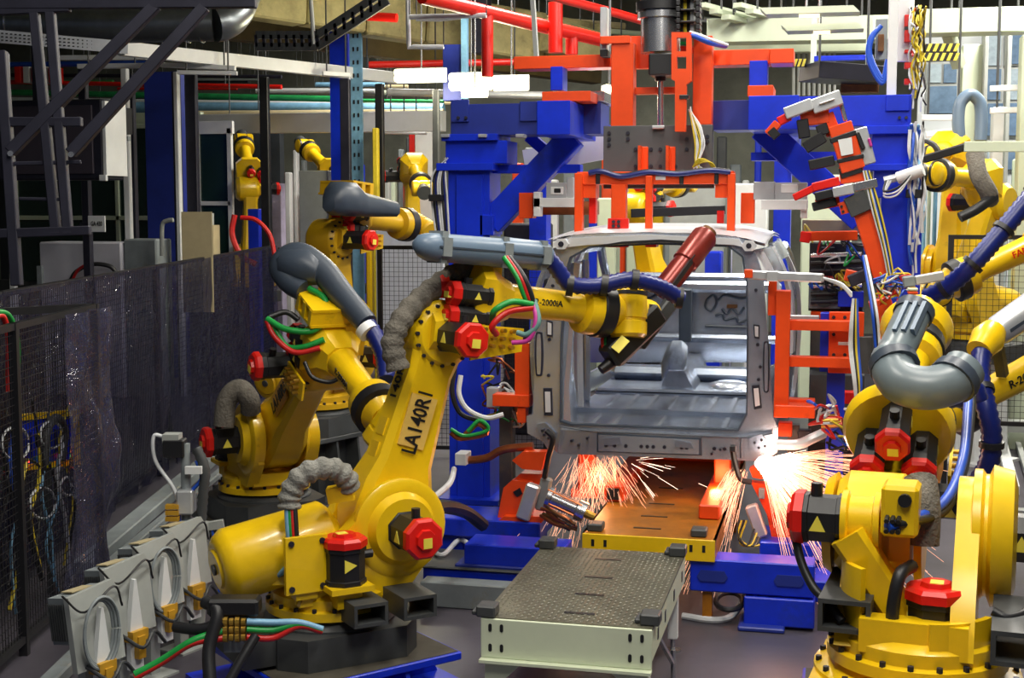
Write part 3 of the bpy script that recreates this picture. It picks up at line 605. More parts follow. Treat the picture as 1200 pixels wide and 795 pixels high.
# pillar pockets left and right
for poly in (((637, 455), (647, 455), (648, 487), (638, 487)), ((641, 375), (648, 377), (648, 395), (641, 394)), ((883, 380), (890, 381), (890, 397), (884, 396)), ((881, 452), (890, 451), (893, 478), (884, 480))):
    emboss(poly, 'pocket', DRK, YC - .012, YC + .002, rf); c = V((sum(p[0] for p in poly) / 4, sum(p[1] for p in poly) / 4, 0))
    emboss([(c.x + (p[0] - c.x) * .62, c.y + (p[1] - c.y) * .75) for p in poly], 'pocket_plate', SILL, YC - .018, YC - .004, rf)
for q in ((647, 310), (648, 335), (644, 398), (643, 440), (886, 340), (888, 404), (889, 445), (891, 430), (884, 320)):
    emboss([(q[0] + 2 * math.cos(k * .785), q[1] + 2 * math.sin(k * .785)) for k in range(8)], 'hole', DRK, YC - .01, YC + .002, rf)
for q in ((659, 286), (878, 288)):
    emboss([(q[0] + 9 * math.cos(k * 1.047), q[1] + 7 * math.sin(k * 1.047)) for k in range(6)], 'corner_bracket', SILL, YC - .05, YC, rf); emboss([(q[0] + 3.4 * math.cos(k * .785), q[1] + 3.4 * math.sin(k * .785)) for k in range(8)], 'hole', DRK, YC - .055, YC - .03, rf)
for (ex, ey, ew, eh) in ((632, 415, 5, 26), (898, 430, 4, 30), (632, 365, 4, 12)):
    ov = lambda s: [(ex + ew * s * math.cos(k * PI / 8), ey + (eh - ew + ew * s) * max(-1, min(1, 1.35 * math.sin(k * PI / 8)))) for k in range(16)]
    emboss(ov(1), 'oval_bead', DRK, YC - .012, YC + .002, rf); emboss(ov(.55), 'oval_plate', SIL, YC - .018, YC - .004, rf)
# load floor in two steps with raised ribs
fl = part('floor_pan', MB().box((xl + .12, YC + .02, zf - .05), (xr - .05, YC + 2.0, zf)).box((xl + .12, YC + 2.0, zf - .05), (xr - .05, YC + 3.6, zf + .03)).box((xl + .12, YC + .95, zf - .01), (xr - .05, YC + 1.02, zf + .035)), SILD, car)
for i in range(8):
    x = xl + .34 + i * .165
    part('floor_rib', MB().prism([(x - .03, zf - .005), (x - .016, zf + .022), (x + .016, zf + .022), (x + .03, zf - .005)], YC + 1.1, YC + 1.9), SIL, fl)
for i in (0, 1, 3, 5, 6, 7):
    x = xl + .36 + i * .165
    part('floor_rib', MB().prism([(x - .03, zf - .005), (x - .016, zf + .02), (x + .016, zf + .02), (x + .03, zf - .005)], YC + .25, YC + .82), SIL, fl)
part('floor_latch', MB().box((xm - .12, YC + .03, zf), (xm + .1, YC + .1, zf + .02)), RUS, fl)
# cross members and tunnel in front
part('cross_member', MB().cbox((xl + .12, YC + 2.0, zf), (xr - .05, YC + 2.1, zf + .05), .02), SIL, car)
part('seat_riser', MB().cbox((xl + .12, YC + 2.75, zf + .03), (xr - .05, YC + 3.05, zf + .15), .05), SILD, car)
part('tunnel', MB().prism([(xm - .2, zf), (xm - .12, zf + .2), (xm + .02, zf + .2), (xm + .12, zf)], YC + 2.14, YC + 3.6), SILD, car)
part('tunnel_bracket', MB().loft([(0, 0, 0, .16, .08), (.12, 0, .1, .22, .14), (.3, 0, .2, .18, .16)], frame((xm - .1, YC + 2.2, zf + .1), (.1, 1, .2)), .6), SILD, car)
part('spare_recess', MB().lathe((xm + .38, YC + 2.5, zf + .03), (xm + .38, YC + 2.5, zf + .08), [(0, .2), (.5, .18), (1, .1)], 20), SIL, car)
# front bulkhead / dash panel with pressed beads
YB = YC + 3.62
bw = [xz(*p, YB) for p in ((690, 425), (690, 345), (705, 332), (880, 328), (890, 345), (888, 425))]
bh = part('bulkhead', MB().prism(bw, YB, YB + .04), SIL, car)
part('dash_beam', MB().cbox((xl + .1, YB - .14, 1.82), (xr - .08, YB - .02, 1.93), .03), SIL, car)
part('dash_beam', MB().cbox((xl + .1, YB - .1, 1.92), (xr - .08, YB + .1, 2.0), .03), SILD, car)
part('dash_beam', MB().cbox((xl + .1, YB - .12, 1.34), (xr - .08, YB - .02, 1.42), .03), SILD, car)
for pts in (((828, 352), (836, 346), (840, 354), (834, 364), (827, 360), (828, 352)), ((842, 352), (850, 346), (868, 350), (878, 348)), ((838, 370), (846, 368), (850, 375), (862, 372), (866, 378), (878, 374)), ((826, 382), (878, 384)), ((846, 362), (852, 368), (858, 362), (866, 368), (872, 360)), ((730, 352), (745, 347), (760, 350), (770, 345)), ((712, 360), (730, 368), (755, 366)), ((715, 380), (770, 382))):
    part('bead', MB().tube([PY(*p, YB - .012) for p in pts], .014, 6, 4), DPL, bh)
part('rust_mark', MB().prism([xz(*p, YB) for p in ((852, 357), (864, 357), (864, 361), (852, 361))], YB - .03, YB), RUS, bh)
part('slotted_plate', MB().cbox((xz(800, 340, YB)[0], YB - .3, 1.36), (xz(814, 340, YB)[0], YB - .2, 1.86), .01), DPL, car)
# roof: skin with cross bows, thin
rl, rr = xl + .12, xr - .06
roofr = [[V((x, YC + y, zt - .02 - .10 * ((x - xm) / .86) ** 4 + dz + (.05 * math.sin(y / 2.6 * PI)))) for x in [rl + (rr - rl) * k / 12 for k in range(13)]] for y in (0, .4, .9, 1.4, 1.9, 2.5) for dz in (0,)]
mb = MB()
n = 13
for top in (0, .02):
    b = len(mb.v); mb.v += [p + V((0, 0, top)) for r_ in roofr for p in r_]
    for i in range(len(roofr) - 1):
        mb.f += [(b + i * n + j, b + i * n + j + 1, b + (i + 1) * n + j + 1, b + (i + 1) * n + j) for j in range(n - 1)]
part('roof', mb, SILL, car)
for y in (.8, 1.6, 2.45): part('roof_bow', MB().cbox((rl + .05, YC + y, zt - .07), (rr - .05, YC + y + .08, zt - .03), .01), SIL, car)
# body sides: pillars, sills and rails around the door openings, bulging outwards
def sidebulge(y, z): return .10 * math.sin(max(0, min(1, y / 3.4)) * PI) + .07 * math.sin(max(0, min(1, (z - .9) / 1.5)) * PI) - .14 * max(0, (z - 1.9) / .5) ** 2
def sidex(s, y, z): return (xr - .02 + sidebulge(y, z)) if s > 0 else (xl + .05 - sidebulge(y, z))
def sheet(s, ys, zs, m, name, thick=.03):
    mb = MB()
    for lay in (0, 1):
        b = len(mb.v)
        mb.v += [V((sidex(s, y, z) - s * thick * lay, YC + y, z)) for y in ys for z in zs]
        nz = len(zs)
        for i in range(len(ys) - 1): mb.f += [(b + i * nz + j, b + i * nz + j + 1, b + (i + 1) * nz + j + 1, b + (i + 1) * nz + j) for j in range(nz - 1)]
    N = len(ys) * len(zs); nz = len(zs); ny = len(ys)
    edge = [i * nz for i in range(ny)] + [(ny - 1) * nz + j for j in range(1, nz)] + [i * nz + nz - 1 for i in range(ny - 2, -1, -1)] + [j for j in range(nz - 2, 0, -1)]
    mb.f += [(edge[k], edge[(k + 1) % len(edge)], edge[(k + 1) % len(edge)] + N, edge[k] + N) for k in range(len(edge))]
    return part(name, mb, m, car, 50)
fr_ = lambda a, b, n: [a + (b - a) * k / n for k in range(n + 1)]
for s in (1, -1):
    sheet(s, fr_(.1, .95, 6), fr_(.98, 1.55, 5), SIL if s > 0 else SILD, 'quarter_panel')
    sheet(s, fr_(.1, .3, 3), fr_(1.55, 2.34, 7), SILL if s > 0 else SIL, 'd_pillar')
    sheet(s, fr_(.8, 1.0, 3), fr_(1.55, 2.34, 7), SILL, 'c_pillar')
    sheet(s, fr_(.3, .8, 3), fr_(2.1, 2.34, 3), SIL, 'window_header')
    sheet(s, fr_(.95, 3.5, 10), fr_(.98, 1.14, 2), SIL, 'side_sill')
    sheet(s, fr_(.95, 2.6, 8), fr_(2.24, 2.36, 2), SIL, 'cant_rail')
    sheet(s, fr_(1.85, 2.02, 3), fr_(1.14, 2.26, 8), SILL, 'b_pillar')
    mb = MB(); mb.tube([(sidex(s, 2.6, 2.3), YC + 2.6, 2.3), (sidex(s, 3.1, 2.1), YC + 3.1, 2.1), (sidex(s, 3.6, 1.8), YC + 3.65, 1.8)], .04, 8, 4); part('a_pillar', mb, SIL, car)
    # wheel arch inside
    xw = sidex(s, .5, 1.2) - s * .03
    mb = MB(); mb.ring([[V((xw - s * w_, YC + .55 + r_ * math.cos(a), zf - .02 + r_ * math.sin(a))) for a in [PI * k / 12 for k in range(13)]] for w_, r_ in ((0, .5), (.12, .46), (.17, .40), (.18, .3))])
    part('wheel_arch', mb, SIL, car, 60)
# sliding door inner frame leaning inside the left opening and a seat-side column
part('door_frame', MB().bar((xl + .13, YC + 1.2, zf), (xl + .1, YC + 1.25, 2.2), .05, .1, c=.01), SILL, car)
part('door_frame', MB().bar((xl + .13, YC + 1.55, zf), (xl + .1, YC + 1.6, 2.2), .05, .07, c=.01), SIL, car)
part('inner_column', MB().loft([(0, 0, 0, .2, .16), (.3, 0, 0, .12, .1), (.8, 0, .03, .1, .08), (1.2, 0, .05, .16, .12)], frame((xl + .2, YC + .15, zf), (0, .12, 1), (1, 0, 0)), .6), SIL, car)
# carrier brackets that hold the shell on the line
for x in (xl + .35, xr - .35):
    t = thing('carrier_post', 'orange carrier post under the %s rear corner of the bare car body' % ('sliding-door side' if x < xm else 'clamp-frame side'), 'post', (x, YC + .35, 0))
    part('post', MB().cbox((x - .06, YC + .3, .55), (x + .06, YC + .42, zb - .02), .01), ORA, t); part('pad', MB().box((x - .09, YC + .27, zb - .02), (x + .09, YC + .45, zf - .052)), DGR, t)
    part('foot', MB().box((x - .1, YC + .25, .5), (x + .1, YC + .47, .56)), ORA, t)
def rb(x0, y0, x1, y1, Y, t, c=.004, mb=None):
    """world-aligned box whose front (at depth plane Y) covers the given photo rectangle, t deep"""
    a = PY((x0 + x1) / 2, (y0 + y1) / 2, Y); l = PY(x0, (y0 + y1) / 2, Y).x; r = PY(x1, (y0 + y1) / 2, Y).x
    zt_ = PY((x0 + x1) / 2, y0, Y).z; zb_ = PY((x0 + x1) / 2, y1, Y).z
    return (mb or MB()).cbox((l, Y, zb_), (r, Y + t, zt_), c)
def holes_on(par, pts, Y, r=.012, m=None):
    for q in pts:
        p = PY(q[0], q[1], Y); part('bolt', MB().cyl(p + V((0, -.012, 0)), p + V((0, .01, 0)), r, n=8), m or DRK, par, kind=None)
# ------------------------------------------------------------------ blue portal frame over the car
G = 10.45
gan = thing('portal_frame', 'heavy blue steel portal frame standing over the car body', 'gantry', (-1.2, G, 0))
zgt = lambda y: PY(800, y, G).z
def blue(name, *a, m=BLU, **k): return part(name, rb(*a, **k), m, gan)
c1 = blue('column', 526, 198, 574, 600, G, .36)
part('web', rb(535, 205, 566, 596, G - .02, .03), BLU, c1)
part('foot_plate', MB().box((PY(515, 600, G).x, G - .12, .27), (PY(588, 600, G).x, G + .5, .31)), BLU, c1)
part('plinth', MB().box((PY(522, 600, G).x, G - .05, 0), (PY(580, 600, G).x, G + .42, .27)), DGR, c1)
blue('cap_plate', 511, 191, 578, 200, G - .06, .5); blue('head_block', 522, 165, 594, 192, G, .36); blue('cap_plate', 517, 157, 582, 165, G - .05, .46)
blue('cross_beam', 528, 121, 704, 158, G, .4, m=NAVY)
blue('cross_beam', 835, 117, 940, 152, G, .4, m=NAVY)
blue('beam_end_block', 629, 118, 668, 158, G - .55, 1.1); blue('beam_end_block', 877, 112, 936, 152, G - .55, 1.1)
blue('lower_rail', 575, 193, 680, 203, G + .1, .12); blue('lower_rail', 880, 178, 1030, 188, G + .1, .12)
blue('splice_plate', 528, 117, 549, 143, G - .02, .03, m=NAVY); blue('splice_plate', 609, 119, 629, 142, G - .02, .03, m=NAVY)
c2 = blue('column', 1028, 230, 1076, 600, G, .36)
part('plinth', MB().box((PY(1022, 600, G).x, G - .05, 0), (PY(1082, 600, G).x, G + .42, zgt(600))), DGR, c2)
blue('cap_plate', 1010, 192, 1080, 200, G - .06, .5); blue('head_block', 1022, 156, 1066, 193, G, .36); blue('column_neck', 1024, 198, 1070, 232, G, .34); blue('cap_plate', 1012, 147, 1078, 157, G - .05, .46)
blue('cross_beam', 936, 112, 1068, 148, G - .01, .4); blue('splice_plate', 1038, 111, 1066, 130, G - .03, .03)
part('brace', MB().bar(PY(576, 262, G + .1), PY(672, 160, G + .1), .2, .15, (0, -1, .01), .006), BLU, gan)
part('brace', MB().bar(PY(560, 175, G + .3), PY(600, 180, G + .3), .12, .1, (0, -1, 0)), BLU, gan)
part('brace', MB().bar(PY(892, 150, G + .1), PY(1010, 258, G + .1), .2, .15, (0, -1, .01), .006), BLU, gan)
part('brace_foot', rb(562, 252, 578, 276, G - .02, .3), BLU, gan)
part('rear_diagonal', MB().bar(PY(620, 160, G + .5), PY(660, 195, G + .5), .09, .09, (0, -1, 0)), BLU, gan)
for px in (516, 604, 644, 560): part('key_block', rb(px, 157, px + 10, 161, G - .08, .1), ALU, gan)
part('upright_stub', rb(645, 78, 659, 106, G - .2, .2), BLU, gan); part('upright_stub', rb(878, 71, 899, 104, G - .2, .2), BLU, gan)
blue('rear_column', 620, 175, 640, 470, G + 4.2, .25); blue('rear_column', 905, 170, 925, 470, G + 4.2, .25)
# long side beams of the portal running down the line
zz1 = PY(650, 128, G).z; zz0 = PY(650, 158, G).z
part('side_beam', MB().box((PY(640, 140, G).x, G + .5, zz0), (PY(660, 140, G).x, G + 4.5, zz1)), BLU, gan)
part('side_beam', MB().box((PY(895, 140, G).x, G + .5, zz0), (PY(920, 140, G).x, G + 4.5, zz1)), BLU, gan)
part('wear_block', rb(635, 107, 692, 119, G - .3, .5), ORA, gan); part('wear_block', rb(876, 100, 906, 113, G - .4, .4), ORA, gan)
part('deck_plate', rb(668, 107, 708, 119, G, .6), STL, gan)
for bx in (537, 546, 1054, 1062): holes_on(gan, ((bx, 138), ), G - .03)
# white panel behind the left beam
solo('beam_light_panel', MB().bar(PY(615, 190, G + .9), PY(712, 172, G + .9), .05, .2, (0, 0, 1)), WHT, 'white sloping panel behind the blue brace of the portal frame', 'panel')
# ------------------------------------------------------------------ orange lifting gripper over the roof
g = 10.15
gr = thing('roof_gripper', 'orange lifting gripper with grey mounting plate and cylinder over the car roof', 'gripper', (-1.15, g, 2.5))
def ora(name, *a, m=ORA, **k): return part(name, rb(*a, **k), m, gr)
pl = ora('upright_plate', 716, 50, 742, 148, g, .16); pl = ora('upright_plate', 812, 42, 834, 146, g, .16)
ora('top_beam', 602, 65, 716, 80, g + .2, .22); ora('top_beam', 834, 58, 902, 76, g + .2, .22); ora('beam_head', 902, 57, 930, 74, g + .1, .3)
ora('clamp_plate', 703, 42, 738, 51, g - .02, .1); ora('cross_bar', 742, 102, 795, 110, g + .1, .1); ora('cross_bar', 738, 42, 765, 80, g + .22, .1)
mp = ora('mounting_plate', 707, 147, 835, 201, g - .06, .06, m=PLT, c=.003)
holes_on(mp, [(714, 156), (714, 163), (714, 170), (736, 156), (736, 163), (745, 175), (763, 175), (774, 175), (745, 195), (763, 195), (774, 195), (792, 195), (805, 163), (805, 175), (829, 160), (829, 166)], g - .06, .014)
cy = part('lift_cylinder', MB().lathe(PY(774, -25, g), PY(774, 62, g), [(0, .15), (.45, .15), (.46, .17), (.54, .17), (.55, .145), (1, .145)], 24), STL, gr)
part('cylinder_band', MB().cyl(PY(774, 3, g), PY(774, 13, g), .18, n=24), BLK, cy)
part('cylinder_block', rb(760, 62, 788, 88, g - .14, .28, .01), BLK, gr)
part('piston_rod', MB().cyl(PY(774, 88, g), PY(774, 149, g), .022, n=12), STL, gr); part('rod_gland', MB().cyl(PY(774, 87, g), PY(774, 95, g), .04, n=12), BLK, gr)
part('rod_clevis', rb(764, 147, 778, 151, g - .1, .1), ALU, gr)
hs = [[xz_ for xz_ in [(PY(a, b, g).x, PY(a, b, g).z) for a, b in h]] for h in (((797, 48), (808, 48), (808, 64), (797, 64)), ((797, 70), (808, 70), (808, 84), (797, 84)))]
part('chain_arm', MB().prism([(PY(a, b, g).x, PY(a, b, g).z) for a, b in ((791, 42), (814, 42), (814, 98), (808, 102), (807, 156), (795, 156), (795, 98), (791, 96))], g - .22, g - .16, holes=hs), ORA, gr)
part('arm_band', rb(796, 111, 807, 116, g - .23, .08), BLK, gr)
ch = thing('cable_chain', 'black cable drag chain running up beside the lift cylinder', 'cable chain', PY(806, 40, g))
for k in range(11):
    y = 41 - k * 7
    part('chain_link', rb(792, y - 6, 797, y, g - .2, .16), CBK, ch); part('chain_link', rb(815, y - 6, 820, y, g - .2, .16), CBK, ch)
    if k % 2 == 0: part('chain_bar', rb(797, y - 3, 815, y - 1, g - .19, .14), CBK, ch)
for i, m_ in enumerate((CBK, CYE, CBK, CWH)): part('cable', MB().tube([PY(799 + i * 4, 45, g - .1), PY(799 + i * 4, -40, g - .1)], .016, 6, 0), m_, ch)
for x in (748, 780): 
    ora('rib_bracket', x, 172, x + 11, 201, g - .10, .05); part('rib', MB().prism([(PY(x + 4, 172, g).x, PY(x + 4, 172, g).z), (PY(x + 7, 172, g).x, PY(x + 7, 172, g).z), (PY(x + 7, 201, g).x, PY(x + 7, 201, g).z), (PY(x + 4, 201, g).x, PY(x + 4, 201, g).z)], g - .2, g - .1), ORA, gr)
# lower cross head with four drop legs
hb_ = ora('cross_head', 676, 201, 860, 216, g - .22, .16)
ora('end_block', 680, 214, 698, 232, g - .2, .16); ora('end_block', 838, 214, 858, 232, g - .2, .16)
ora('drop_leg', 716, 216, 733, 282, g - .24, .1); ora('drop_plate', 712, 256, 736, 290, g - .26, .06, m=RED)
holes_on(gr, [(719, 260), (725, 260), (719, 265), (725, 265), (730, 275)], g - .27)
ora('drop_leg', 756, 206, 764, 282, g - .26, .06); ora('drop_leg', 673, 203, 682, 283, g - .25, .08); ora('drop_leg', 852, 203, 861, 283, g - .25, .08); ora('hook_leg', 690, 230, 698, 262, g - .1, .08, m=RED); ora('hook_leg', 840, 247, 848, 262, g - .1, .08, m=RED)
for x in (673, 712, 757, 852): part('foot', rb(x - 1, 283, x + 12, 290, g - .28, .14), RED, gr)
ora('under_rail', 707, 216, 836, 221, g - .1, .1, m=DGR)
part('name_tag', rb(768, 206, 780, 211, g - .225, .01), WHT, gr)
for x in (700, 798, 839): part('strap', rb(x - 2, 199, x + 3, 216, g - .235, .19), CBK, gr)
hose(gr, [PY(q[0], q[1], g - .24) for q in ((690, 203), (705, 201), (728, 207), (760, 202), (795, 204), (830, 200), (856, 202))], .02, HBL)
hose(gr, [PY(q[0], q[1], g - .24) for q in ((690, 202), (705, 200), (728, 205), (760, 200), (795, 202), (830, 198), (856, 200))], .012, CBK)
random.seed(5)
cb = thing('cable_bundle', 'yellow and white cables sagging over the grey gripper plate', 'cables', PY(820, 190, g))
for i in range(9):
    dx = random.uniform(-3, 3); mm = random.choice((CYE, CWH, CYE, CBK, CWH))
    hose(cb, [PY(808 + dx * .3, 125 + 5 * random.random(), g - .12), PY(812 + i * 1.2, 150, g - .14), PY(814 + i * 1.4 + dx, 170, g - .15), PY(815 + i * .5, 190, g - .16), PY(818 + dx * 2, 198, g - .18)], .007, mm, 'cable', n=6)
for i in range(4): hose(cb, [PY(812, 196, g - .2), PY(818 + i * 2, 187 + i, g - .22), PY(828 + 2 * i, 188 + i, g - .22), PY(836 + i, 198, g - .2)], .006, CYE, 'cable', n=6)
hose(cb, [PY(808, 40, g - .2), PY(818, 44, g - .2), PY(832, 50, g - .15), PY(850, 54, g + .1)], .02, HBR, 'cable'); hose(cb, [PY(808, 38, g - .2), PY(818, 41, g - .2), PY(834, 47, g - .15), PY(852, 53, g + .1)], .014, CWH, 'cable')
# small lever clamp at the top left of the gripper
part('pneumatic_stop', rb(703, 8, 711, 62, g + .05, .12), ALU, gr); part('stop_foot', rb(703, 58, 712, 66, g + .04, .14), BLK, gr)
# ------------------------------------------------------------------ tread-plate table and the ochre table under the car
X0, X1, Y0, Y1, ZT = -1.73, -.85, 6.6, 8.1, .55
tb = thing('transfer_table', 'pale green steel table with a worn grey tread-plate top', 'table', ((X0 + X1) / 2, (Y0 + Y1) / 2, 0))
TRD = mat('tread_plate', (.17, .165, .12), .42, .55, .4, 3, dirt=(.07, .055, .02), dirt_amt=.3)
top = part('tread_plate', MB().box((X0, Y0, ZT - .012), (X1, Y1, ZT)), TRD, tb)
mb = MB(); k = 0
for i in range(30):
    for j in range(52):
        x = X0 + .03 + i * .0285; y = Y0 + .03 + j * .0285; a = .7 if (i + j) % 2 else -.7
        c, s = .011, .0035; ux, uy = math.cos(a), math.sin(a)
        mb.add([(x + ux * c, y + uy * c, ZT), (x - uy * s, y + ux * s, ZT + .0025), (x - ux * c, y - uy * c, ZT), (x + uy * s, y - ux * s, ZT + .0025)], [(0, 1, 2, 3)])
part('tread_lozenges', mb, mat('tread_lozenge_steel', (.26, .255, .21), .38, .6, .3, 3), top, 0, kind='stuff')
for j, y in enumerate((6.75, 7.1, 7.45, 7.85)): part('slot', MB().box((-1.33 - .01 * j, y, ZT), (-1.17 - .01 * j, y + .03, ZT + .003)), BLK, top)
fp = part('front_apron', MB().cbox((X0, Y0 - .015, ZT - .21), (X1, Y0, ZT - .004), .004), CRM, tb)
for x in (X0 + .05, X0 + .11, X1 - .05, X1 - .11):
    for z in (ZT - .05, ZT - .155): part('slot', MB().prism(circ(x, z + .012, .009, 0, 180, 6) + circ(x, z - .012, .009, 180, 360, 6), Y0 - .018, Y0 - .012), BLK, fp)
sp_ = part('side_apron', MB().cbox((X1 - .012, Y0, ZT - .17), (X1, Y1, ZT - .004), .003), CRM, tb)
part('side_apron', MB().cbox((X0, Y0, ZT - .17), (X0 + .012, Y1, ZT - .004), .003), CRM, tb)
for y in (6.8, 7.1, 7.5, 7.9): part('slot', MB().box((X1, y, ZT - .12), (X1 + .003, y + .04, ZT - .06)), BLK, sp_)
part('lower_flange', MB().box((X0, Y0 - .06, ZT - .225), (X1, Y0, ZT - .21)), CRM, tb)
for x in (X0 + .05, X1 - .05):
    for y in (Y0 + .04, Y1 - .2):
        part('leg', MB().cbox((x - .03, y, .08), (x + .03, y + .06, ZT - .17), .004), WHT, tb); part('foot', MB().cyl((x, y + .03, 0), (x, y + .03, .08), .014, n=8).cyl((x, y + .03, 0), (x, y + .03, .012), .05, n=12), STL, tb)
for x0, y0 in ((X0 - .025, Y0 - .02), (X1 - .07, Y0 + .03), (X0 - .01, Y1 - .09), (X1 - .09, Y1 - .09)):
    part('corner_stop', MB().cbox((x0, y0, ZT), (x0 + .1, y0 + .11, ZT + .06), .008).cbox((x0 - .03, y0 + .03, ZT), (x0 + .07, y0 + .15, ZT + .025), .006), DGR, tb)
part('gusset', MB().prism([(X1 - .22, ZT - .225), (X1 - .02, ZT - .225), (X1 - .02, ZT - .42)], Y0 - .01, Y0 + .01), CRM, tb)
part('gusset', MB().prism([(X0 + .22, ZT - .225), (X0 + .02, ZT - .225), (X0 + .02, ZT - .42)], Y0 - .01, Y0 + .01), CRM, tb)
part('support_stay', MB().bar((X1 - .02, 7.0, ZT - .17), (X1 + .02, 7.35, .12), .02, .02), STL, tb)
part('stay_foot', MB().bar((X1 - .06, 7.35, .012), (X1 + .14, 7.33, .012), .03, .024), STL, tb)
part('stay_rod', MB().cyl((X1 + .02, 7.35, .02), (X1 + .02, 7.35, .2), .014, n=8), STL, tb)
cblp = [( -1.2 + .28 * math.cos(a), 6.9 + .18 * math.sin(a), .02 + .004 * a) for a in [k * .5 for k in range(28)]]
solo('coiled_cable', MB().tube(cblp, .012, 6, 3), CBK, 'black cable coiled on the floor under the tread-plate table', 'cable')
# ochre table
X0, X1, Y0, Y1, ZO = PZ(680, 628, .55).x, PZ(838, 634, .55).x, PZ(760, 629, .55).y, 11.4, .55
to = thing('shuttle_table', 'rusty ochre shuttle table lit by sparks under the car body', 'table', ((X0 + X1) / 2, Y0, 0))
tp = part('top_plate', MB().box((X0, Y0, ZO - .02), (X1, Y1, ZO)), OCH, to)
for y in (Y0 + .2, Y0 + .55, Y0 + .95, Y0 + 1.5): part('slot', MB().box((X0 + .3, y, ZO), (X0 + .48, y + .025, ZO + .003)), BLK, tp)
fa = part('front_apron', MB().cbox((X0, Y0 - .015, ZO - .14), (X1, Y0, ZO), .004), YEL, to)
for x in (X0 + .07, X0 + .15, X1 - .07, X1 - .15): part('slot', MB().box((x - .01, Y0 - .018, ZO - .08), (x + .01, Y0 - .014, ZO - .035)), BLK, fa)
part('side_apron', MB().box((X1 - .012, Y0, ZO - .14), (X1, Y1, ZO)), OCH, to); part('side_apron', MB().box((X0, Y0, ZO - .14), (X0 + .012, Y1, ZO)), OCH, to)
part('side_rail', MB().cbox((X1 - .16, Y0 + .55, ZO), (X1 - .02, Y1 - .3, ZO + .1), .01), ORA, to); part('side_rail', MB().cbox((X0 - .02, Y0 + .95, ZO), (X0 + .12, Y1 - .3, ZO + .12), .01), ORA, to)
part('back_rail', MB().cbox((X0, Y1 - .3, ZO), (X1, Y1 - .18, ZO + .13), .01), ORA, to)
part('rail_end', MB().box((X0 + .005, Y0 + .93, ZO + .02), (X0 + .09, Y0 + .95, ZO + .1)), BLK, to)
for x0 in (X1 - .16, X0 + .02): part('corner_stop', MB().cbox((x0, Y0 + .04, ZO), (x0 + .1, Y0 + .16, ZO + .05), .008), DGR, to)
for x in (X0 + .05, X1 - .05):
    for y in (Y0 + .05, Y1 - .4): part('leg', MB().box((x - .03, y, 0), (x + .03, y + .06, ZO - .14)), OCH, to)
# ------------------------------------------------------------------ blue base frame on the floor
bf = thing('base_frame', 'blue and grey steel base rails on the floor beside robot LA140R1', 'base frame', (-2.3, 8.7, 0))
def rz(x0, x1, y0, y1, z0, z1, name, m=BLU, par=None, c=.008): return part(name, MB().cbox((x0, y0, z0), (x1, y1, z1), c), m, par or bf)
xa = PZ(474, 690, .1).x
gx0, gx1 = PZ(484, 710, .05).x, PZ(605, 705, .1).x
rz(gx0, -1.78, 8.45, 8.6, 0, .17, 'floor_beam', GRY); rz(gx0 - .05, -1.78, 8.68, 9.0, .03, .2, 'rail'); rz(gx0 - .1, -1.78, 8.66, 9.15, .2, .215, 'rail_top', DGR)
rz(PY(545, 640, 8.75).x, -1.72, 8.72, 9.02, .215, .37, 'saddle_block'); rz(PY(545, 640, 8.75).x - .06, -1.9, 8.7, 8.95, .2, .235, 'shim', NAVY)
rz(PY(497, 620, 9.3).x, PY(633, 620, 9.3).x, 9.3, 9.75, .27, .40, 'clamp_base'); rz(PY(497, 620, 9.3).x + .1, PY(560, 620, 9.3).x, 9.35, 9.7, 0, .27, 'clamp_leg')
rz(PY(585, 620, 9.3).x, PY(628, 620, 9.3).x, 9.35, 9.7, 0, .27, 'clamp_leg')
bf = thing('base_frame', 'blue steel base rails on the floor between the pale green table and the large robot', 'base frame', (-.3, 8.7, 0))
bl = rz(-.86, PY(955, 660, 8.5).x, 8.5, 8.72, .21, .42, 'rail')
for px in (835, 925): part('slot_plate', MB().prism([(PY(px - 14, 668, 8.5).x, .28), (PY(px + 14, 668, 8.5).x, .28), (PY(px + 18, 668, 8.5).x, .31), (PY(px + 14, 668, 8.5).x, .35), (PY(px - 14, 668, 8.5).x, .35), (PY(px - 18, 668, 8.5).x, .31)], 8.49, 8.5), NAVY, bl)
rz(PY(872, 700, 8.5).x, PY(955, 700, 8.5).x, 8.48, 8.8, .02, .2, 'support_block'); rz(PY(866, 700, 8.5).x, PY(920, 730, 8.5).x, 8.4, 8.7, 0, .03, 'support_foot', NAVY)
rz(PY(890, 640, 9.2).x, PY(1005, 640, 9.2).x, 9.2, 9.7, .27, .38, 'clamp_base'); rz(PY(900, 640, 9.2).x, PY(990, 640, 9.2).x, 9.25, 9.65, 0, .27, 'clamp_leg')
rz(PY(955, 665, 9).x, PY(1010, 665, 9).x, 8.8, 9.15, .1, .24, 'saddle_block')
# ------------------------------------------------------------------ spot-weld clamps left and right under the body
def poly_at(pts, Y): return [(PY(a, b, Y).x, PY(a, b, Y).z) for a, b in pts]
def pp(name, pts, Y, t, m, par): return part(name, MB().prism(poly_at(pts, Y), Y, Y + t), m, par)
wl = thing('weld_clamp', 'orange spot-weld clamp with grey cylinders at the sliding-door side of the car body', 'clamp', PY(605, 615, 9.35))
pp('foot_plate', ((582, 612), (590, 606), (640, 606), (632, 616)), 9.32, .3, ORA, wl); pp('bracket', ((582, 612), (590, 572), (600, 563), (622, 565), (626, 575), (610, 613)), 9.4, .1, ORA, wl)
pp('bracket', ((598, 566), (610, 555), (636, 556), (630, 572)), 9.45, .16, ORA, wl); pp('jaw', ((600, 540), (612, 530), (640, 530), (634, 552), (612, 550)), 9.38, .12, ORA, wl)
pp('hole', ((601, 577), (609, 572), (612, 579), (606, 583)), 9.39, .02, BLK, wl)
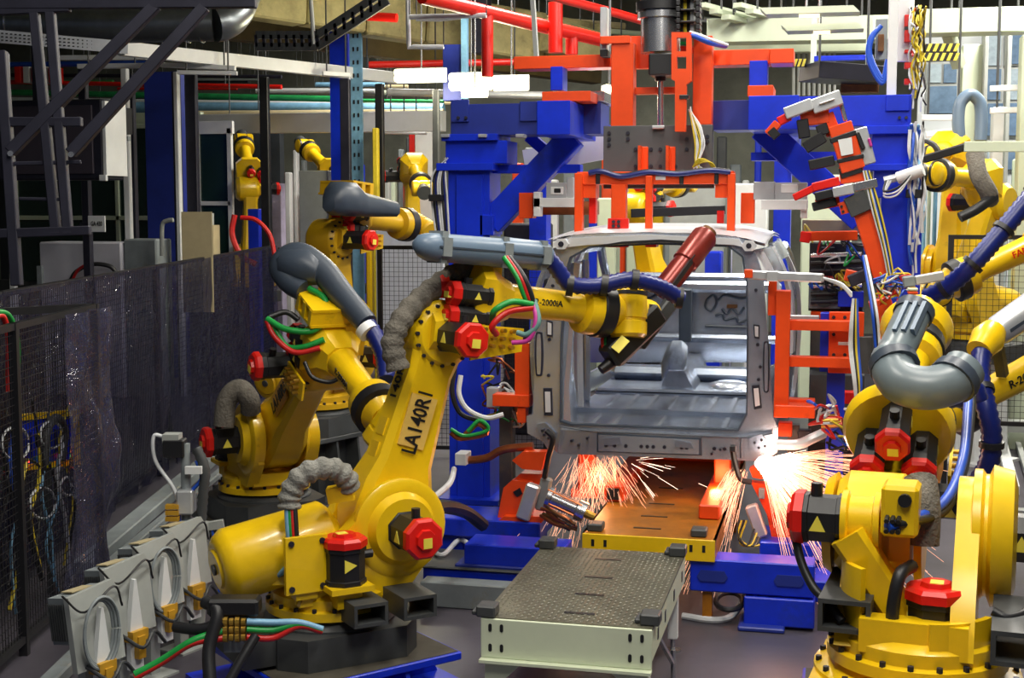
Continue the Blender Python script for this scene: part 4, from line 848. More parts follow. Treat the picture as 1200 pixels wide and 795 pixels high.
part('clamp_cylinder', MB().bar(PY(613, 608, 9.33), PY(626, 568, 9.33), .10, .09, (0, 1, 0), .012), ALU, wl); part('clamp_cylinder', MB().bar(PY(634, 598, 9.4), PY(641, 560, 9.4), .08, .08, (0, 1, 0), .012), GRY, wl)
part('arm', MB().tube([PY(638, 560, 9.35), PY(643, 535, 9.3), PY(648, 515, 9.28), PY(640, 505, 9.28)], .02, 8, 4), BLK, wl)
part('air_cylinder', MB().lathe(PY(642, 582, 9.2), PY(686, 602, 9.2), [(0, .08), (.1, .08), (.12, .06), (.75, .06), (.78, .075), (1, .075)], 18), STL, wl)
for s in (-1, 1): part('tie_rod', MB().cyl(PY(642, 582 + 8 * s, 9.15), PY(682, 601 + 8 * s, 9.15), .008, n=6), COP, wl)
part('rod_end', MB().cyl(PY(686, 602, 9.2), PY(697, 607, 9.2), .03, n=10), BRS, wl)
part('pipe', MB().tube([PY(545, 540, 9.5), PY(570, 537, 9.5), PY(590, 527, 9.5), PY(625, 523, 9.5)], .03, 10, 5), COP, wl)
part('pipe_joint', rb(533, 532, 546, 546, 9.42, .15), WHT, wl)
lf = thing('fixture_frame', 'orange angle clamp frame beside the sliding-door side pillar', 'clamp', PY(610, 470, 9.75))
part('upright', rb(603, 402, 620, 478, 9.6, .12), ORA, lf); part('foot', rb(577, 463, 620, 477, 9.58, .14), ORA, lf); part('arm', rb(606, 478, 616, 496, 9.6, .1), ORA, lf)
part('valve', rb(570, 455, 584, 478, 9.7, .1), ALU, lf); part('stand', rb(585, 476, 600, 600, 9.85, .12), DGR, lf)
wr = thing('weld_clamp', 'orange spot-weld clamp with a black arm amid the bright sparks', 'clamp', PY(925, 635, 9.3))
pp('foot_plate', ((902, 640), (905, 633), (948, 633), (944, 642)), 9.3, .3, ORA, wr); pp('bracket', ((905, 634), (898, 600), (905, 580), (925, 575), (936, 610), (940, 634)), 9.36, .12, ORA, wr); pp('bracket', ((880, 566), (898, 568), (912, 600), (903, 612)), 9.34, .1, ORA, wr)
pp('jaw', ((878, 550), (890, 545), (898, 556), (893, 562), (882, 560)), 9.3, .1, ORA, wr)
part('arm', MB().tube([PY(858, 526, 9.25), PY(862, 545, 9.25), PY(868, 562, 9.25), PY(880, 565, 9.28)], .02, 8, 3), BLK, wr); part('arm_tip', rb(855, 523, 862, 530, 9.2, .06), BLK, wr)
part('clamp_cylinder', MB().bar(PY(880, 592, 9.3), PY(893, 629, 9.3), .085, .08, (0, 1, 0), .012), ALU, wr); part('valve', rb(889, 573, 896, 585, 9.3, .08), GRY, wr)
for k in range(4): part('hose', MB().tube([PY(866 + k * 3, 610, 9.3), PY(864 + k, 625 + k * 4, 9.25), PY(875 + k * 4, 640, 9.2), PY(884 + k * 3, 620 + k * 5, 9.25)], .007, 6, 4), CYE if k % 2 else CBK, wr)
# ------------------------------------------------------------------ orange E-shaped clamp frame right of the body
ef = thing('fixture_frame', 'orange three-armed clamp frame at the right-hand outer side of the car body', 'clamp', PY(940, 490, 9.3))
ef['label'] = 'orange E-shaped clamp frame beside the outer quarter panel of the car body'
YE = 9.2
part('upright', rb(908, 341, 925, 490, YE, .12), ORA, ef); part('arm', rb(925, 376, 998, 388, YE + .05, .1), ORA, ef); part('arm', rb(925, 419, 1000, 431, YE + .05, .1), ORA, ef)
part('foot', rb(908, 476, 955, 490, YE - .03, .22), ORA, ef); part('thin_plate', rb(900, 328, 910, 370, YE + .08, .04), ORA, ef)
bp_ = part('back_plate', rb(971, 366, 1012, 438, YE + .18, .05), ORA, ef); holes_on(bp_, [(977, 372), (977, 392), (977, 416), (990, 372), (990, 416)], YE + .18)
part('blue_post', rb(961, 367, 972, 436, YE + .22, .1), BLU, ef); part('grey_plate', rb(1004, 395, 1022, 438, YE + .16, .08), DGR, ef); part('name_tag', rb(982, 401, 996, 405, YE + .175, .01), WHT, ef)
part('valve', rb(925, 370, 960, 380, YE + .3, .06), ALU, ef); part('stand', MB().box((PY(980, 430, YE).x - .06, YE + .24, 0), (PY(980, 430, YE).x + .06, YE + .36, PY(980, 436, YE).z)), BLU, ef)
sl = thing('slide_unit', 'long aluminium slide unit clamped to the outer edge of the car body', 'slide', PY(900, 323, 9.2))
part('rail', MB().bar(PY(878, 322, 9.2), PY(965, 326, 9.1), .06, .06, (0, 0, 1), .008), ALU, sl); part('carriage', rb(898, 318, 912, 330, 9.12, .1), ALU, sl); part('hook', rb(872, 316, 882, 326, 9.15, .05), ORA, sl)
# ------------------------------------------------------------------ tall orange tool post at the upper right
tp_ = thing('tool_post', 'tall leaning orange tool post with grey clamp head and black jaws', 'clamp', PY(1045, 400, 9.6))
U = (0, 1, 0); Yt = 9.7
def tb_(name, a, b, w, h, m, dy=0, c=.006): return part(name, MB().bar(PY(*a, Yt + dy), PY(*b, Yt + dy), w, h, U, c), m, tp_)
tb_('post', (1008, 238), (1042, 348), .13, .14, ORA); tb_('post_foot', (1030, 350), (1046, 402), .15, .16, ORA, -.05); tb_('post_top', (1000, 228), (1010, 250), .15, .17, DGR, -.02)
tb_('body', (984, 146), (1000, 200), .16, .17, ORA); tb_('band', (987, 158), (989, 164), .18, .185, BLK); tb_('band', (996, 184), (997, 189), .18, .185, BLK)
part('plate', MB().prism(poly_at(((982, 164), (998, 161), (1000, 180), (986, 183)), Yt - .1), Yt - .1, Yt - .09), WHT, tp_)
tb_('valve_block', (1006, 151), (1017, 193), .11, .14, ALU, .02); tb_('valve_strip', (1004, 155), (1012, 175), .03, .05, BLK, -.06); tb_('valve_tag', (1018, 162), (1021, 172), .02, .03, CMA, -.06)
tb_('yoke', (938, 140), (972, 136), .1, .08, ORA); tb_('yoke', (968, 134), (977, 158), .1, .07, ORA); tb_('yoke', (940, 140), (943, 162), .08, .04, BLK, -.04)
tb_('jaw', (943, 174), (966, 160), .08, .06, BLK, -.05); tb_('jaw', (962, 146), (966, 158), .08, .05, BLK, -.05)
tb_('head_plate', (920, 134), (952, 122), .08, .13, ALU, -.05); tb_('head_cylinder', (952, 126), (986, 114), .1, .13, ALU, -.04); tb_('head_label', (960, 122), (978, 116), .01, .05, WHT, -.11)
tb_('lever', (900, 158), (912, 144), .06, .07, ORA, -.05); tb_('lever', (912, 143), (926, 136), .06, .07, RED, -.05); tb_('lever_pad', (903, 160), (911, 153), .07, .05, BLK, -.08)
tb_('pivot', (984, 116), (991, 142), .03, .03, STL); tb_('cross_jaw', (948, 194), (978, 188), .07, .06, BLK, -.05); tb_('cross_jaw', (984, 204), (1010, 196), .07, .05, BLK, -.05)
tb_('lower_block', (984, 206), (1012, 202), .12, .12, ORA); tb_('lower_lever', (930, 232), (955, 220), .05, .07, RED, -.05); tb_('lower_lever', (952, 220), (984, 212), .06, .09, RED, -.05)
tb_('slide', (976, 226), (1000, 221), .07, .1, ALU, -.08); tb_('slide', (1000, 220), (1028, 214), .06, .06, STL, -.08); tb_('slide_jaw', (955, 231), (976, 226), .06, .05, BLK, -.08)
tb_('lower_clamp', (956, 240), (984, 235), .08, .16, ORA, .05); tb_('lower_clamp_jaw', (952, 243), (980, 236), .06, .04, BLK, -.04)
pd = part('bolt_plate', MB().prism(poly_at(((982, 238), (996, 234), (1000, 248), (986, 252)), Yt - .09), Yt - .09, Yt - .06), ORA, tp_)
holes_on(pd, [(986, 242), (993, 240), (988, 248), (995, 246)], Yt - .09, .01)
part('stand', MB().box((PY(1046, 400, Yt).x - .08, Yt - .02, 0), (PY(1046, 400, Yt).x + .08, Yt + .14, PY(1046, 398, Yt).z)), DGR, tp_)
tb_('cross_arm', (938, 277), (1005, 276), .07, .07, ORA, .5); tb_('cross_tip', (938, 277), (950, 279), .08, .06, RED, .48); tb_('motor_box', (995, 330), (1015, 322), .08, .12, DRK, -.02)
tb_('arm_block', (990, 322), (1008, 326), .08, .07, ORA, .1)
for i in range(7):
    hose(tp_, [PY(1012 + i, 200, Yt - .08), PY(1022 + i * 1.5, 245, Yt - .1), PY(1034 + i * 1.2, 290, Yt - .1), PY(1042 + i, 330, Yt - .1)], .008, (CWH, CBK, CYE, CWH, HBR, CBK, CYE)[i], 'cable', n=6)
# second identical-looking grey clamp under it and the pneumatic cylinders beside the blue column
cu = thing('clamp_unit', 'grey aluminium clamp unit on a white shelf beyond the leaning tool post', 'clamp', PY(920, 245, 10.2))
part('body', rb(908, 214, 946, 234, 10.2, .14), ALU, cu); part('end_plate', rb(883, 213, 908, 234, 10.22, .1), ALU, cu); part('label_plate', rb(915, 216, 935, 226, 10.19, .01), WHT, cu); part('shelf', rb(892, 234, 946, 246, 10.15, .25), WHT, cu)
part('shelf_leg', rb(938, 240, 946, 256, 10.2, .1), WHT, cu); part('arm', rb(868, 226, 884, 262, 10.25, .1), ORA, cu)
cl = thing('clamp_unit', 'grey aluminium clamp unit on a white shelf below the blue brace', 'clamp', PY(640, 245, 10.3))
part('body', rb(640, 214, 664, 232, 10.3, .14), ALU, cl); part('screen', rb(645, 219, 660, 228, 10.29, .01), WHT, cl); part('screen_window', rb(649, 221, 657, 226, 10.285, .01), BLK, cl); part('shelf', rb(625, 232, 674, 243, 10.25, .25), WHT, cl); part('shelf_post', rb(625, 225, 633, 254, 10.25, .1), WHT, cl)
part('motor', rb(664, 208, 672, 232, 10.3, .12), ALU, cl); part('arm', rb(608, 226, 624, 256, 10.3, .14), ORA, cl); part('wall_link', rb(612, 236, 700, 252, 10.6, .1), COP, cl)
pc = thing('air_cylinder', 'white pneumatic cylinder tilted against the blue column', 'cylinder', PY(1062, 205, 10.2))
part('barrel', MB().cyl(PY(1052, 209, 10.25), PY(1082, 199, 10.2), .045, n=14), WHT, pc); part('rod', MB().cyl(PY(1036, 212, 10.25), PY(1052, 208, 10.25), .03, n=10), ALU, pc)
for k in range(3): hose(pc, [PY(1038 + 3 * k, 212, 10.2), PY(1036, 224 + 3 * k, 10.15), PY(1052, 220 + 4 * k, 10.12), PY(1068, 205, 10.15)], .008, CWH if k else CBK, 'cable', n=6)
ps = thing('air_cylinder', 'flat silver pneumatic cylinder just above the yellow wrist dome', 'cylinder', PY(1085, 325, 9.0))
part('barrel', MB().bar(PY(1072, 329, 9), PY(1106, 323, 9), .07, .06, (0, 0, 1), .008), ALU, ps); part('head', MB().bar(PY(1058, 331, 9), PY(1072, 329, 9), .09, .07, (0, 0, 1), .008), GRY, ps)
ls = thing('coil_spring_valve', 'orange and cream finned valve next to the yellow wrist dome', 'valve', PY(1068, 355, 8.9))
for k in range(5): part('fin', rb(1064, 338 + 4 * k, 1076, 341 + 4 * k, 8.85, .1), ORA if k % 2 else CRM, ls)
part('body', rb(1066, 337, 1074, 360, 8.88, .06), BRS, ls)
# ------------------------------------------------------------------ fences and plastic sheets on the left (they run straight away from the camera)
FH = V((-math.sin(YAW), math.cos(YAW), 0))
def CF(xc, d, z): p = FH * d + RT * xc; return V((p.x, p.y, z))
def fence(name, label, A, B, z0, z1, cell, npost, m=None, group=None, wire=.002):
    A = V(A); B = V(B); t = thing(name, label, 'fence', (A + B) / 2 * 1.0, 0, group); t.location.z = 0; INV[t] = Matrix.Translation(-t.location)
    m = m or BLK; up = V((0, 0, 1)); L = (B - A).length; d = (B - A).normalized()
    part('top_rail', MB().bar(A + up * z1, B + up * z1, .04, .04), m, t); part('bottom_rail', MB().bar(A + up * z0, B + up * z0, .04, .04), m, t)
    for k in range(npost + 1):
        p = A + d * (L * k / npost); part('post', MB().bar(p, p + up * (z1 + .02), .05, .05, d), m, t)
    mb = MB(); n = int(L / cell)
    def wr(a, b): mb.bar(a, b, wire * 2, wire * 2, d if abs((b - a).z) > .1 else up)
    for i in range(1, n): wr(A + d * (i * cell) + up * z0, A + d * (i * cell) + up * z1)
    for j in range(1, int((z1 - z0) / cell)): wr(A + up * (z0 + j * cell), B + up * (z0 + j * cell))
    part('wire_mesh', mb, m, t, 0, kind='stuff'); return t
def film(name, label, A, B, z0, z1, seed, amp=.035, nx=220, nz=80, off=V((0, 0, 0)), m=None):
    random.seed(seed); A = V(A); B = V(B); d = (B - A); nrm = V((d.y, -d.x, 0)).normalized(); L = d.length
    ph = [(random.uniform(3, 22), random.uniform(-6, 6), random.uniform(0, 6.28), random.random()) for _ in range(10)]
    mb = MB(); vs = []
    for i in range(nx + 1):
        for j in range(nz + 1):
            u = i / nx; v = j / nz; x = u * L; z = z0 + (z1 - z0) * v
            o = sum(w_ * math.sin(a * x + b * z + p) for a, b, p, w_ in ph) * amp * (.25 + (1 - v))/ 3
            q = noise.noise(V((x * 2.2, z * 1.1, seed))); o += amp * (1.2 * abs(q) + .6 * abs(noise.noise(V((x * 6, z * 3.5, seed + 4))))) * (.5 + .8 * v)
            vs.append(A + d * u + nrm * o + V((0, 0, z)) + off + V((0, 0, (-.03 * abs(math.sin(u * 9))) if j == 0 else 0)))
    N = nz + 1; fs = [(i * N + j, (i + 1) * N + j, (i + 1) * N + j + 1, i * N + j + 1) for i in range(nx) for j in range(nz)]
    mb.add(vs, fs); return solo(name, mb, m or FILM, label, 'plastic sheet', smooth=80)
fence('mesh_fence', 'long black wire mesh fence behind the plastic sheets', CF(-3.45, 7.2, 0), CF(-3.45, 13.2, 0), .12, 2.05, .045, 3)
fence('mesh_fence', 'black wire mesh fence carrying the cardboard sheet', CF(-3.45, 13.25, 0), CF(-3.45, 19.6, 0), .12, 2.05, .05, 3)
film('plastic_sheet', 'wrinkled dark plastic sheet hung on the long mesh fence before the white cabinet', CF(-3.38, 7.3, 0), CF(-3.38, 13.3, 0), .1, 2.07, 3)
film('plastic_sheet', 'wrinkled plastic sheet hung on the mesh fence beside the cardboard sheet', CF(-3.37, 13.35, 0), CF(-3.37, 19.5, 0), .08, 2.07, 8)
fence('mesh_fence', 'short black wire mesh fence in front of the hose rack', CF(-2.88, 6.3, 0), CF(-2.88, 9.4, 0), .1, 1.95, .045, 2)
film('plastic_sheet', 'clear plastic sheet folded over the end of the short mesh fence', CF(-2.82, 8.55, 0), CF(-2.80, 9.42, 0), .15, 1.96, 5, .07, 70, 110, m=film_mat('clear_film', (.07, .07, .12), .3, .6))
fr2 = solo('fence_rail', MB().bar(CF(-3.4, 8.9, 1.95), CF(-2.88, 9.35, 1.95), .05, .05), BLK, 'black rail tying the short fence back to the long fence', 'rail')
# kerbs and floor channels
for k, (a, b, w_, h_) in enumerate(((CF(-2.55, 6.2, .04), CF(-2.5, 9.5, .04), .1, .08), (CF(-3.1, 9.6, .05), CF(-3.1, 14.5, .05), .16, .1), (CF(-2.95, 9.6, .03), CF(-2.85, 14, .03), .08, .06), (CF(-2.3, 9.6, .06), CF(-2.2, 11.8, .06), .3, .12))):
    solo('floor_channel', MB().bar(a, b, w_, h_, c=.01), GRY if k != 3 else DGR, ('narrow grey floor channel along the short fence', 'grey floor channel along the foot of the long fence', 'thin grey floor strip beside the long fence', 'broad dark duct cover on the floor before robot LA140R3')[k], 'channel')
# cardboard sheet tucked in the fence
solo('cardboard_sheet', MB().box((-.17, -.01, 0), (.17, .01, 1.12), frame(D(233, 366, 15.3), RT, (0, 0, 1))), CDB, 'tan cardboard sheet standing behind the fence top', 'cardboard')
# equipment behind the short fence
pn = thing('valve_station', 'yellow framed valve station with blue valves behind the short fence', 'valve station', CF(-3.14, 9.1, 0))
fm = frame(CF(-3.14, 9.1, 1.08), RT * .8 + FH * .6)
part('frame', MB(fm).box((-.22, -.02, .14), (.22, .02, .18)).box((-.22, -.02, -.2), (.22, .02, -.16)).box((-.22, -.02, -.2), (-.18, .02, .18)).box((.18, -.02, -.2), (.22, .02, .18)), YEL, pn)
part('board', MB(fm).box((-.19, .0, -.17), (.19, .015, .15)), BLU, pn); part('leg', MB(fm).box((-.02, .0, -1.15), (.02, .03, -.18)), DGR, pn)
for i in range(6): part('valve', MB(fm).box((-.17 + .055 * i, -.05, -.1), (-.13 + .055 * i, 0, .06)), (NAVY, BLU)[i % 2], pn)
for i, c_ in enumerate(((1, .03, .02), (.1, 1, .2), (1, .03, .02))): part('indicator_lamp', MB(fm).cyl((-.15 + .12 * i, -.05, -.13), (-.15 + .12 * i, -.065, -.13), .012, n=8), emis('indicator_' + str(i), c_, 6), pn)
HX = lambda px, py: D(px, py, 3.0 * 1600 / (600 - px))
hr = thing('hose_rack', 'tangle of red, green, blue and white hoses behind the short fence', 'hoses', CF(-3.05, 7.6, 0))
hose(hr, [HX(-8, 372), HX(4, 372), HX(10, 400), HX(9, 460)], .018, CRE); hose(hr, [HX(-8, 365), HX(10, 370), HX(20, 400), HX(20, 455)], .018, CGR)
random.seed(11)
for i in range(16):
    x = random.uniform(0, 95); m_ = random.choice((CWH, CWH, HBR, CBK, CRE, BPI, CYE, CBK)); y0 = random.uniform(470, 560)
    hose(hr, [HX(x, y0), HX(x + random.uniform(-12, 12), y0 + 50), HX(x + random.uniform(-14, 14), y0 + 100), HX(x + random.uniform(-10, 10), y0 + 150 + random.uniform(0, 40))], random.choice((.008, .012, .016)), m_, n=6)
for cx, cy, r_ in ((18, 520, 16), (60, 510, 13), (30, 565, 22), (80, 570, 9), (50, 590, 15)):
    hose(hr, [HX(cx + r_ * math.cos(a), cy + r_ * 1.2 * math.sin(a)) for a in [k * .5 for k in range(13)]], .009, CWH if cx != 30 else CBK, n=6)
hose(hr, [HX(52, 545), HX(55, 505), HX(66, 490), HX(75, 505), HX(72, 540)], .03, DGR)
for q in ((91, 638), (101, 632)): part('gauge', MB().cyl(HX(q[0], q[1]), HX(q[0], q[1]), .022, n=12), WHT, hr)
AMB = mat('amber_plastic', (.5, .27, .02), .45)
# ------------------------------------------------------------------ four control boxes on posts
for i, (px, py, d) in enumerate(((108, 733, 6.75), (147, 699, 7.2), (183, 672, 7.65), (217, 650, 8.1))):
    c = D(px, py, d); t = thing('weld_timer_box', ('slanted grey control box with a coiled cable, farthest from the pipe stand', 'slanted grey control box, third from the pipe stand', 'slanted grey control box with a coiled cable, second from the pipe stand', 'slanted grey control box right beside the pipe stand')[i], 'control box', (c.x, c.y, 0))
    n_ = RT * .86 - FH * .5; xx = V((-n_.y, n_.x, 0)); m = frame(c, xx, (0, 0, 1)); h = .2; w_ = .155   # X along panel, -Y toward viewer
    tilt = m @ Matrix.Rotation(rad(-8), 4, 'X')
    mb = MB(tilt); mb.prism([(-w_, -h), (w_, -h), (w_, h * .8), (w_ * .86, h), (-w_, h * .86)], -.035, 0); part('front_plate', mb, PGR, t)
    mb = MB(tilt); mb.prism([(-w_ * .95, -h * .3), (w_ * .8, -h * .3), (w_ * .8, h * .9), (-w_ * .95, h * .85)], 0, .12); hs_ = part('heat_sink', mb, GRY, t)
    for k in range(7): part('fin', MB(tilt).box((-w_ * .95 - .012, .01 + k * .016, -h * .2), (-w_ * .95, .018 + k * .016, h * .7)), DGR, hs_)
    part('top_label', MB(tilt).box((-.08, .02, h * .9), (.06, .1, h * .93)), CDB, t)
    part('post', MB(m).box((-.035, .02, -c.z), (.035, .07, -.05)), PGR, t)
    part('bracket', MB(m).prism([(-.045, -h * 1.9), (.045, -h * 1.9), (.045, -h * .8), (.008, .1), (-.008, .1), (-.045, -h * .8)], -.075, -.045), WHT, t)
    part('foot_plate', MB(m).box((-.1, -.06, -c.z), (.1, .14, -c.z + .012)), PGR, t)
    q = part('connector', MB(m).box((-.05, -.1, -h * 1.15), (.06, -.02, -h * .85)).box((-.02, -.11, -h * 1.6), (.03, -.04, -h)), AMB, t)
    hose(t, [m @ V(p) for p in ((-.1, -.06, -.17), (-.02, -.14, -.25), (.1, -.1, -.2), (.22, -.06, -.3))], .01, DGR, 'cable', n=6)
    if i in (0, 2):
        for k in range(3): hose(t, [m @ V((-.02 + (.09 + .012 * k) * math.cos(a), -.07 - .01 * k, -.02 + (.16 + .01 * k) * math.sin(a))) for a in [j * .52 for j in range(13)]], .008, GRY, 'cable', n=6)
    hose(t, [m @ V(p) for p in ((-.2, -.02, .2), (-.1, -.06, .1), (.1, -.05, .18), (.2, 0, .05))], .006, CBK, 'cable', n=6)
# pipe stand with a proximity camera beside the boxes
st = thing('pipe_stand', 'grey pipe stand with a small black sensor box and blue tube', 'stand', PZ(228, 745, 0))
b_ = PZ(228, 745, 0); dz = lambda px, py: D(px, py, 8.3)
part('tube', MB().cyl(V((dz(228, 640).x, dz(228, 640).y, 0)), dz(238, 612), .045, n=14), PGR, st); part('post', MB().cyl(V((dz(218, 600).x, dz(218, 600).y, .0)), dz(217, 520), .03, n=12), GRY, st)
part('sensor_box', MB(frame(dz(204, 526), RT)).cbox((-.06, -.05, -.05), (.07, .05, .06), .008), BLK, st); part('sensor_lid', MB(frame(dz(200, 514), RT)).box((-.04, -.05, -.02), (.06, .05, .03)), PGR, st)
part('clamp', MB(frame(dz(218, 585), RT)).cbox((-.05, -.05, -.09), (.05, .05, .06), .01), ALU, st); part('tag', MB(frame(dz(229, 550), RT)).box((-.05, -.06, -.02), (.05, -.03, .025)), WHT, st)
hose(st, [dz(192, 512), dz(180, 512), dz(182, 540), dz(202, 570), dz(210, 590)], .012, CWH); hose(st, [dz(236, 610), dz(238, 580), dz(240, 550), dz(230, 525)], .035, DGR, corr=.02)
hose(st, [dz(212, 625), dz(210, 590), dz(225, 575), dz(236, 560), dz(230, 540)], .012, HBR); hose(st, [dz(248, 620), dz(255, 650), dz(268, 668), dz(258, 690), dz(252, 700)], .01, HBR); hose(st, [dz(245, 618), dz(256, 645), dz(270, 672)], .01, DGR)
part('arm', MB().bar(dz(236, 618), dz(262, 614), .04, .05), PGR, st)
for k in range(3): part('terminal', MB(frame(dz(206, 592 + 7 * k), RT)).box((-.05, -.06, -.015), (.03, -.02, .012)), AMB, st)
# hoses with brass couplings running to the base of LA140R1
hm = thing('supply_hoses', 'red, green and black supply hoses with brass couplings running to robot LA140R1', 'hoses', PZ(300, 745, .25))
for i, (m_, m2, y) in enumerate(((CBK, BPI, 729), (CGR, CGR, 738), (CRE, CRE, 747))):
    hose(hm, [D(158, 788 + i * 3, 6.75), D(190, 772 + i * 2, 6.78), D(225, 750 + i * 2, 6.8), D(262, y + 1, 6.85)] if i else [D(205, 735, 6.9), D(235, 738, 6.85), D(262, y, 6.85)], .02 if i else .03, m_)
    for k in range(4): part('coupling', MB().cyl(D(262 + k * 7, y, 6.85), D(267 + k * 7, y, 6.85), .026 if k % 2 == 0 else .02, n=10), BRS, hm)
    hose(hm, [D(289, y, 6.85), D(320, y + 1, 6.88), D(350, 730 + i * 2, 6.9), D(378, 738 + i, 6.93)], .018, m2)
hose(hm, [D(240, 705, 6.9), D(255, 718, 6.85), D(245, 760, 6.8), D(246, 800, 6.75)], .035, CBK); hose(hm, [D(300, 745, 6.8), D(285, 770, 6.75), D(268, 800, 6.7)], .025, CBK)
part('multi_connector', MB(frame(D(268, 711, 6.9), RT)).cbox((-.1, -.06, -.04), (.16, .06, .05), .015), BLK, hm); part('coupling_plate', MB(frame(D(273, 738, 6.9), RT)).box((-.05, 0, -.12), (.08, .012, .08)), GRY, hm)
# ------------------------------------------------------------------ dark hanging ladder frame near the camera, top left
lad = thing('ladder_frame', 'dark steel hanging ladder frame with diagonal braces', 'frame', D(60, 275, 6.6))
dd = 6.6
for (a, b, w_) in (((38, -10), (66, 275), .045), ((57, -10), (80, 275), .045), ((0, 143), (96, 143), .045), ((-5, 274), (106, 270), .045), ((240, 8), (83, 180), .055), ((183, 6), (12, 178), .055), ((2, 60), (20, 335), .05), ((0, 4), (300, 2), .06), ((0, 12), (82, 8), .05), ((15, 192), (95, 190), .02), ((22, 233), (80, 234), .016)):
    part('bar', MB().bar(D(*a, dd), D(*b, dd), w_, w_, FH, .004), DRK, lad)
for q in ((12, 180), (83, 181)): part('bolt', MB().cyl(D(*q, dd - .04), D(*q, dd), .014, n=8), STL, lad)
# ------------------------------------------------------------------ further robots
rb4 = robot((2.702, 9.693, .301), 3.629, .894, -.423, 'yellow robot forearm with a hanging blue hose in front of the mesh fence', roll=rad(30), bend=.3, base_h=.2)
r4, F4 = rb4[0], rb4[3]
lettering(r4, 'R-2000iA', .07, F4 @ Matrix(((-1, 0, 0, .62), (0, 0, 1, .098), (0, 1, 0, .24), (0, 0, 0, 1))), BLK)
p0, p1 = D(1163, 392, 8.1), D(1240, 340, 8.3); m = frame(p0, p1 - p0); L = (p1 - p0).length
part('conduit_cover', MB(m).loft([(0, 0, 0, .12, .12), (.05, 0, 0, .17, .16), (L, 0, 0, .2, .18)], None, .55), ALU, r4, 50); part('cover_seam', MB(m).box((.06, -.09, -.01), (L, .09, .01)), DPL, r4); part('cover_bracket', MB().bar(D(1168, 400, 8.2), D(1175, 440, 8.3), .06, .05), DGR, r4)
hose(r4, [D(1163, 394, 8.1), D(1152, 410, 8.0), D(1148, 440, 7.9), D(1155, 475, 7.8), D(1162, 510, 7.8), D(1158, 545, 7.85), D(1140, 572, 7.95), D(1125, 580, 8.0)], .062, HBL, corr=.022, n=14, bands=4)
part('hose_cap', MB().lathe(D(1147, 412, 7.98), D(1164, 388, 8.1), [(0, .075), (.3, .085), (.6, .1), (1, .08)], 16), YEL, r4)
pedestal('low grey pedestal outside the frame under the robot with the hanging blue hose', (2.702, 9.693), .5, .4, .301, DGR)
rb5 = robot((2.6, 11.9, .604), 3.457, .354, -.419, 'yellow robot forearm with a sloping blue hose above it near the mesh fence', roll=0, bend=.2)
r5, F5 = rb5[0], rb5[3]
lettering(r5, 'FANUC', .075, F5 @ Matrix(((-1, 0, 0, .5), (0, 0, 1, .105), (0, 1, 0, .24), (0, 0, 0, 1))), RED)
hose(r5, [D(1230, 205, 10.2), D(1200, 240, 10.2), D(1170, 276, 10.2), D(1140, 310, 10.2), D(1112, 335, 10.3), D(1085, 350, 10.4)], .075, HBL, corr=.025, n=14, bands=4)
pedestal('tall grey pedestal outside the frame under the robot with the sloping blue hose', (2.6, 11.9), .5, .4, .604, DGR)
# robot caught mid-swing behind LA140R3 (at rest here)
rbb = robot((-4.64, 11.713, .582), 1.226, -.031, -.089, 'ochre yellow robot with a dark grey hood turning behind robot LA140R3', roll=.4, bend=.2, mat_y=mat('ochre_robot_paint', (.62, .36, .006), .4, 0, .15, 3))
p0, p1 = D(385, 232, 12.1), D(462, 238, 12.9); m = frame(p0, p1 - p0); L = (p1 - p0).length
part('conduit_cover', MB(m).loft([(0, 0, -.04, .14, .16), (.1, 0, 0, .26, .3), (.3, 0, 0, .26, .3), (.45, 0, -.04, .2, .22), (L, 0, -.06, .14, .14)], None, .5), DPL, rbb[0], 50)
pedestal('ochre pedestal under the robot turning behind LA140R3', (-4.64, 11.713), 1.2, .4, .582, DGR)
# background robots
for v, lab, ped in (((1.32, 15.785, 1.278, 4.35, -.021, -.102), 'yellow background robot with a grey bell-shaped conduit hood on top', 'tall white pedestal under the robot with the grey bell hood'),
                    ((1.418, 14.75, 1.06, 4.119, -.498, .039), 'yellow background robot leaning back with a fabric sleeve on its arm', 'tall white pedestal under the leaning background robot'),
                    ((-8.865, 19.819, 1.156, 2.089, -.034, .483), 'small distant yellow robot beside the dark glass cabin', 'pedestal under the distant robot beside the dark glass cabin'),
                    ((-8.0, 21.2, 1.195, 2.375, -.166, .414), 'small distant yellow robot between the black post and the perforated blue column', 'pedestal under the distant robot behind the black post'),
                    ((-6.51, 20.455, 1.337, -1.143, .032, -.327), 'small distant yellow robot hanging its arm down right of the perforated blue column', 'pedestal under the distant robot with the hanging arm'),
                    ((-2.263, 16.354, .961, 1.239, -.44, .072), 'yellow robot seen through the windscreen opening of the car body', 'pedestal under the robot seen through the car body')):
    r_ = robot(v[:3], v[3], v[4], v[5], lab, detail=1, balancer='small' not in lab)
    pedestal(ped, v[:2], v[3], .3, v[2], WHT if v[0] > 1 else DGR)
    if 'bell' in lab:
        part('conduit_hood', MB().tube([D(1124, 162, 14.4), D(1123, 138, 14.4), D(1126, 120, 14.4), D(1137, 111, 14.4), D(1148, 120, 14.4), D(1150, 140, 14.4), D(1149, 165, 14.4)], .065, 14, 6), BGR, r_[0], 60)
    if 'sleeve' in lab:
        part('fabric_sleeve', MB().tube([D(1142, 180, 13.2), D(1147, 205, 13.1), D(1158, 225, 13.1), D(1160, 235, 13.2)], .085, 12, 6), SLV, r_[0], 60)
        part('sleeve', MB().tube([D(1165, 230, 13.1), D(1145, 245, 13.0), D(1125, 255, 13.0)], .05, 10, 6), CBK, r_[0], 60)
        part('lance', MB().bar(PY(1082, 187, 12.6), PY(1135, 171, 12.7), .07, .07, c=.01), CBK, r_[0])
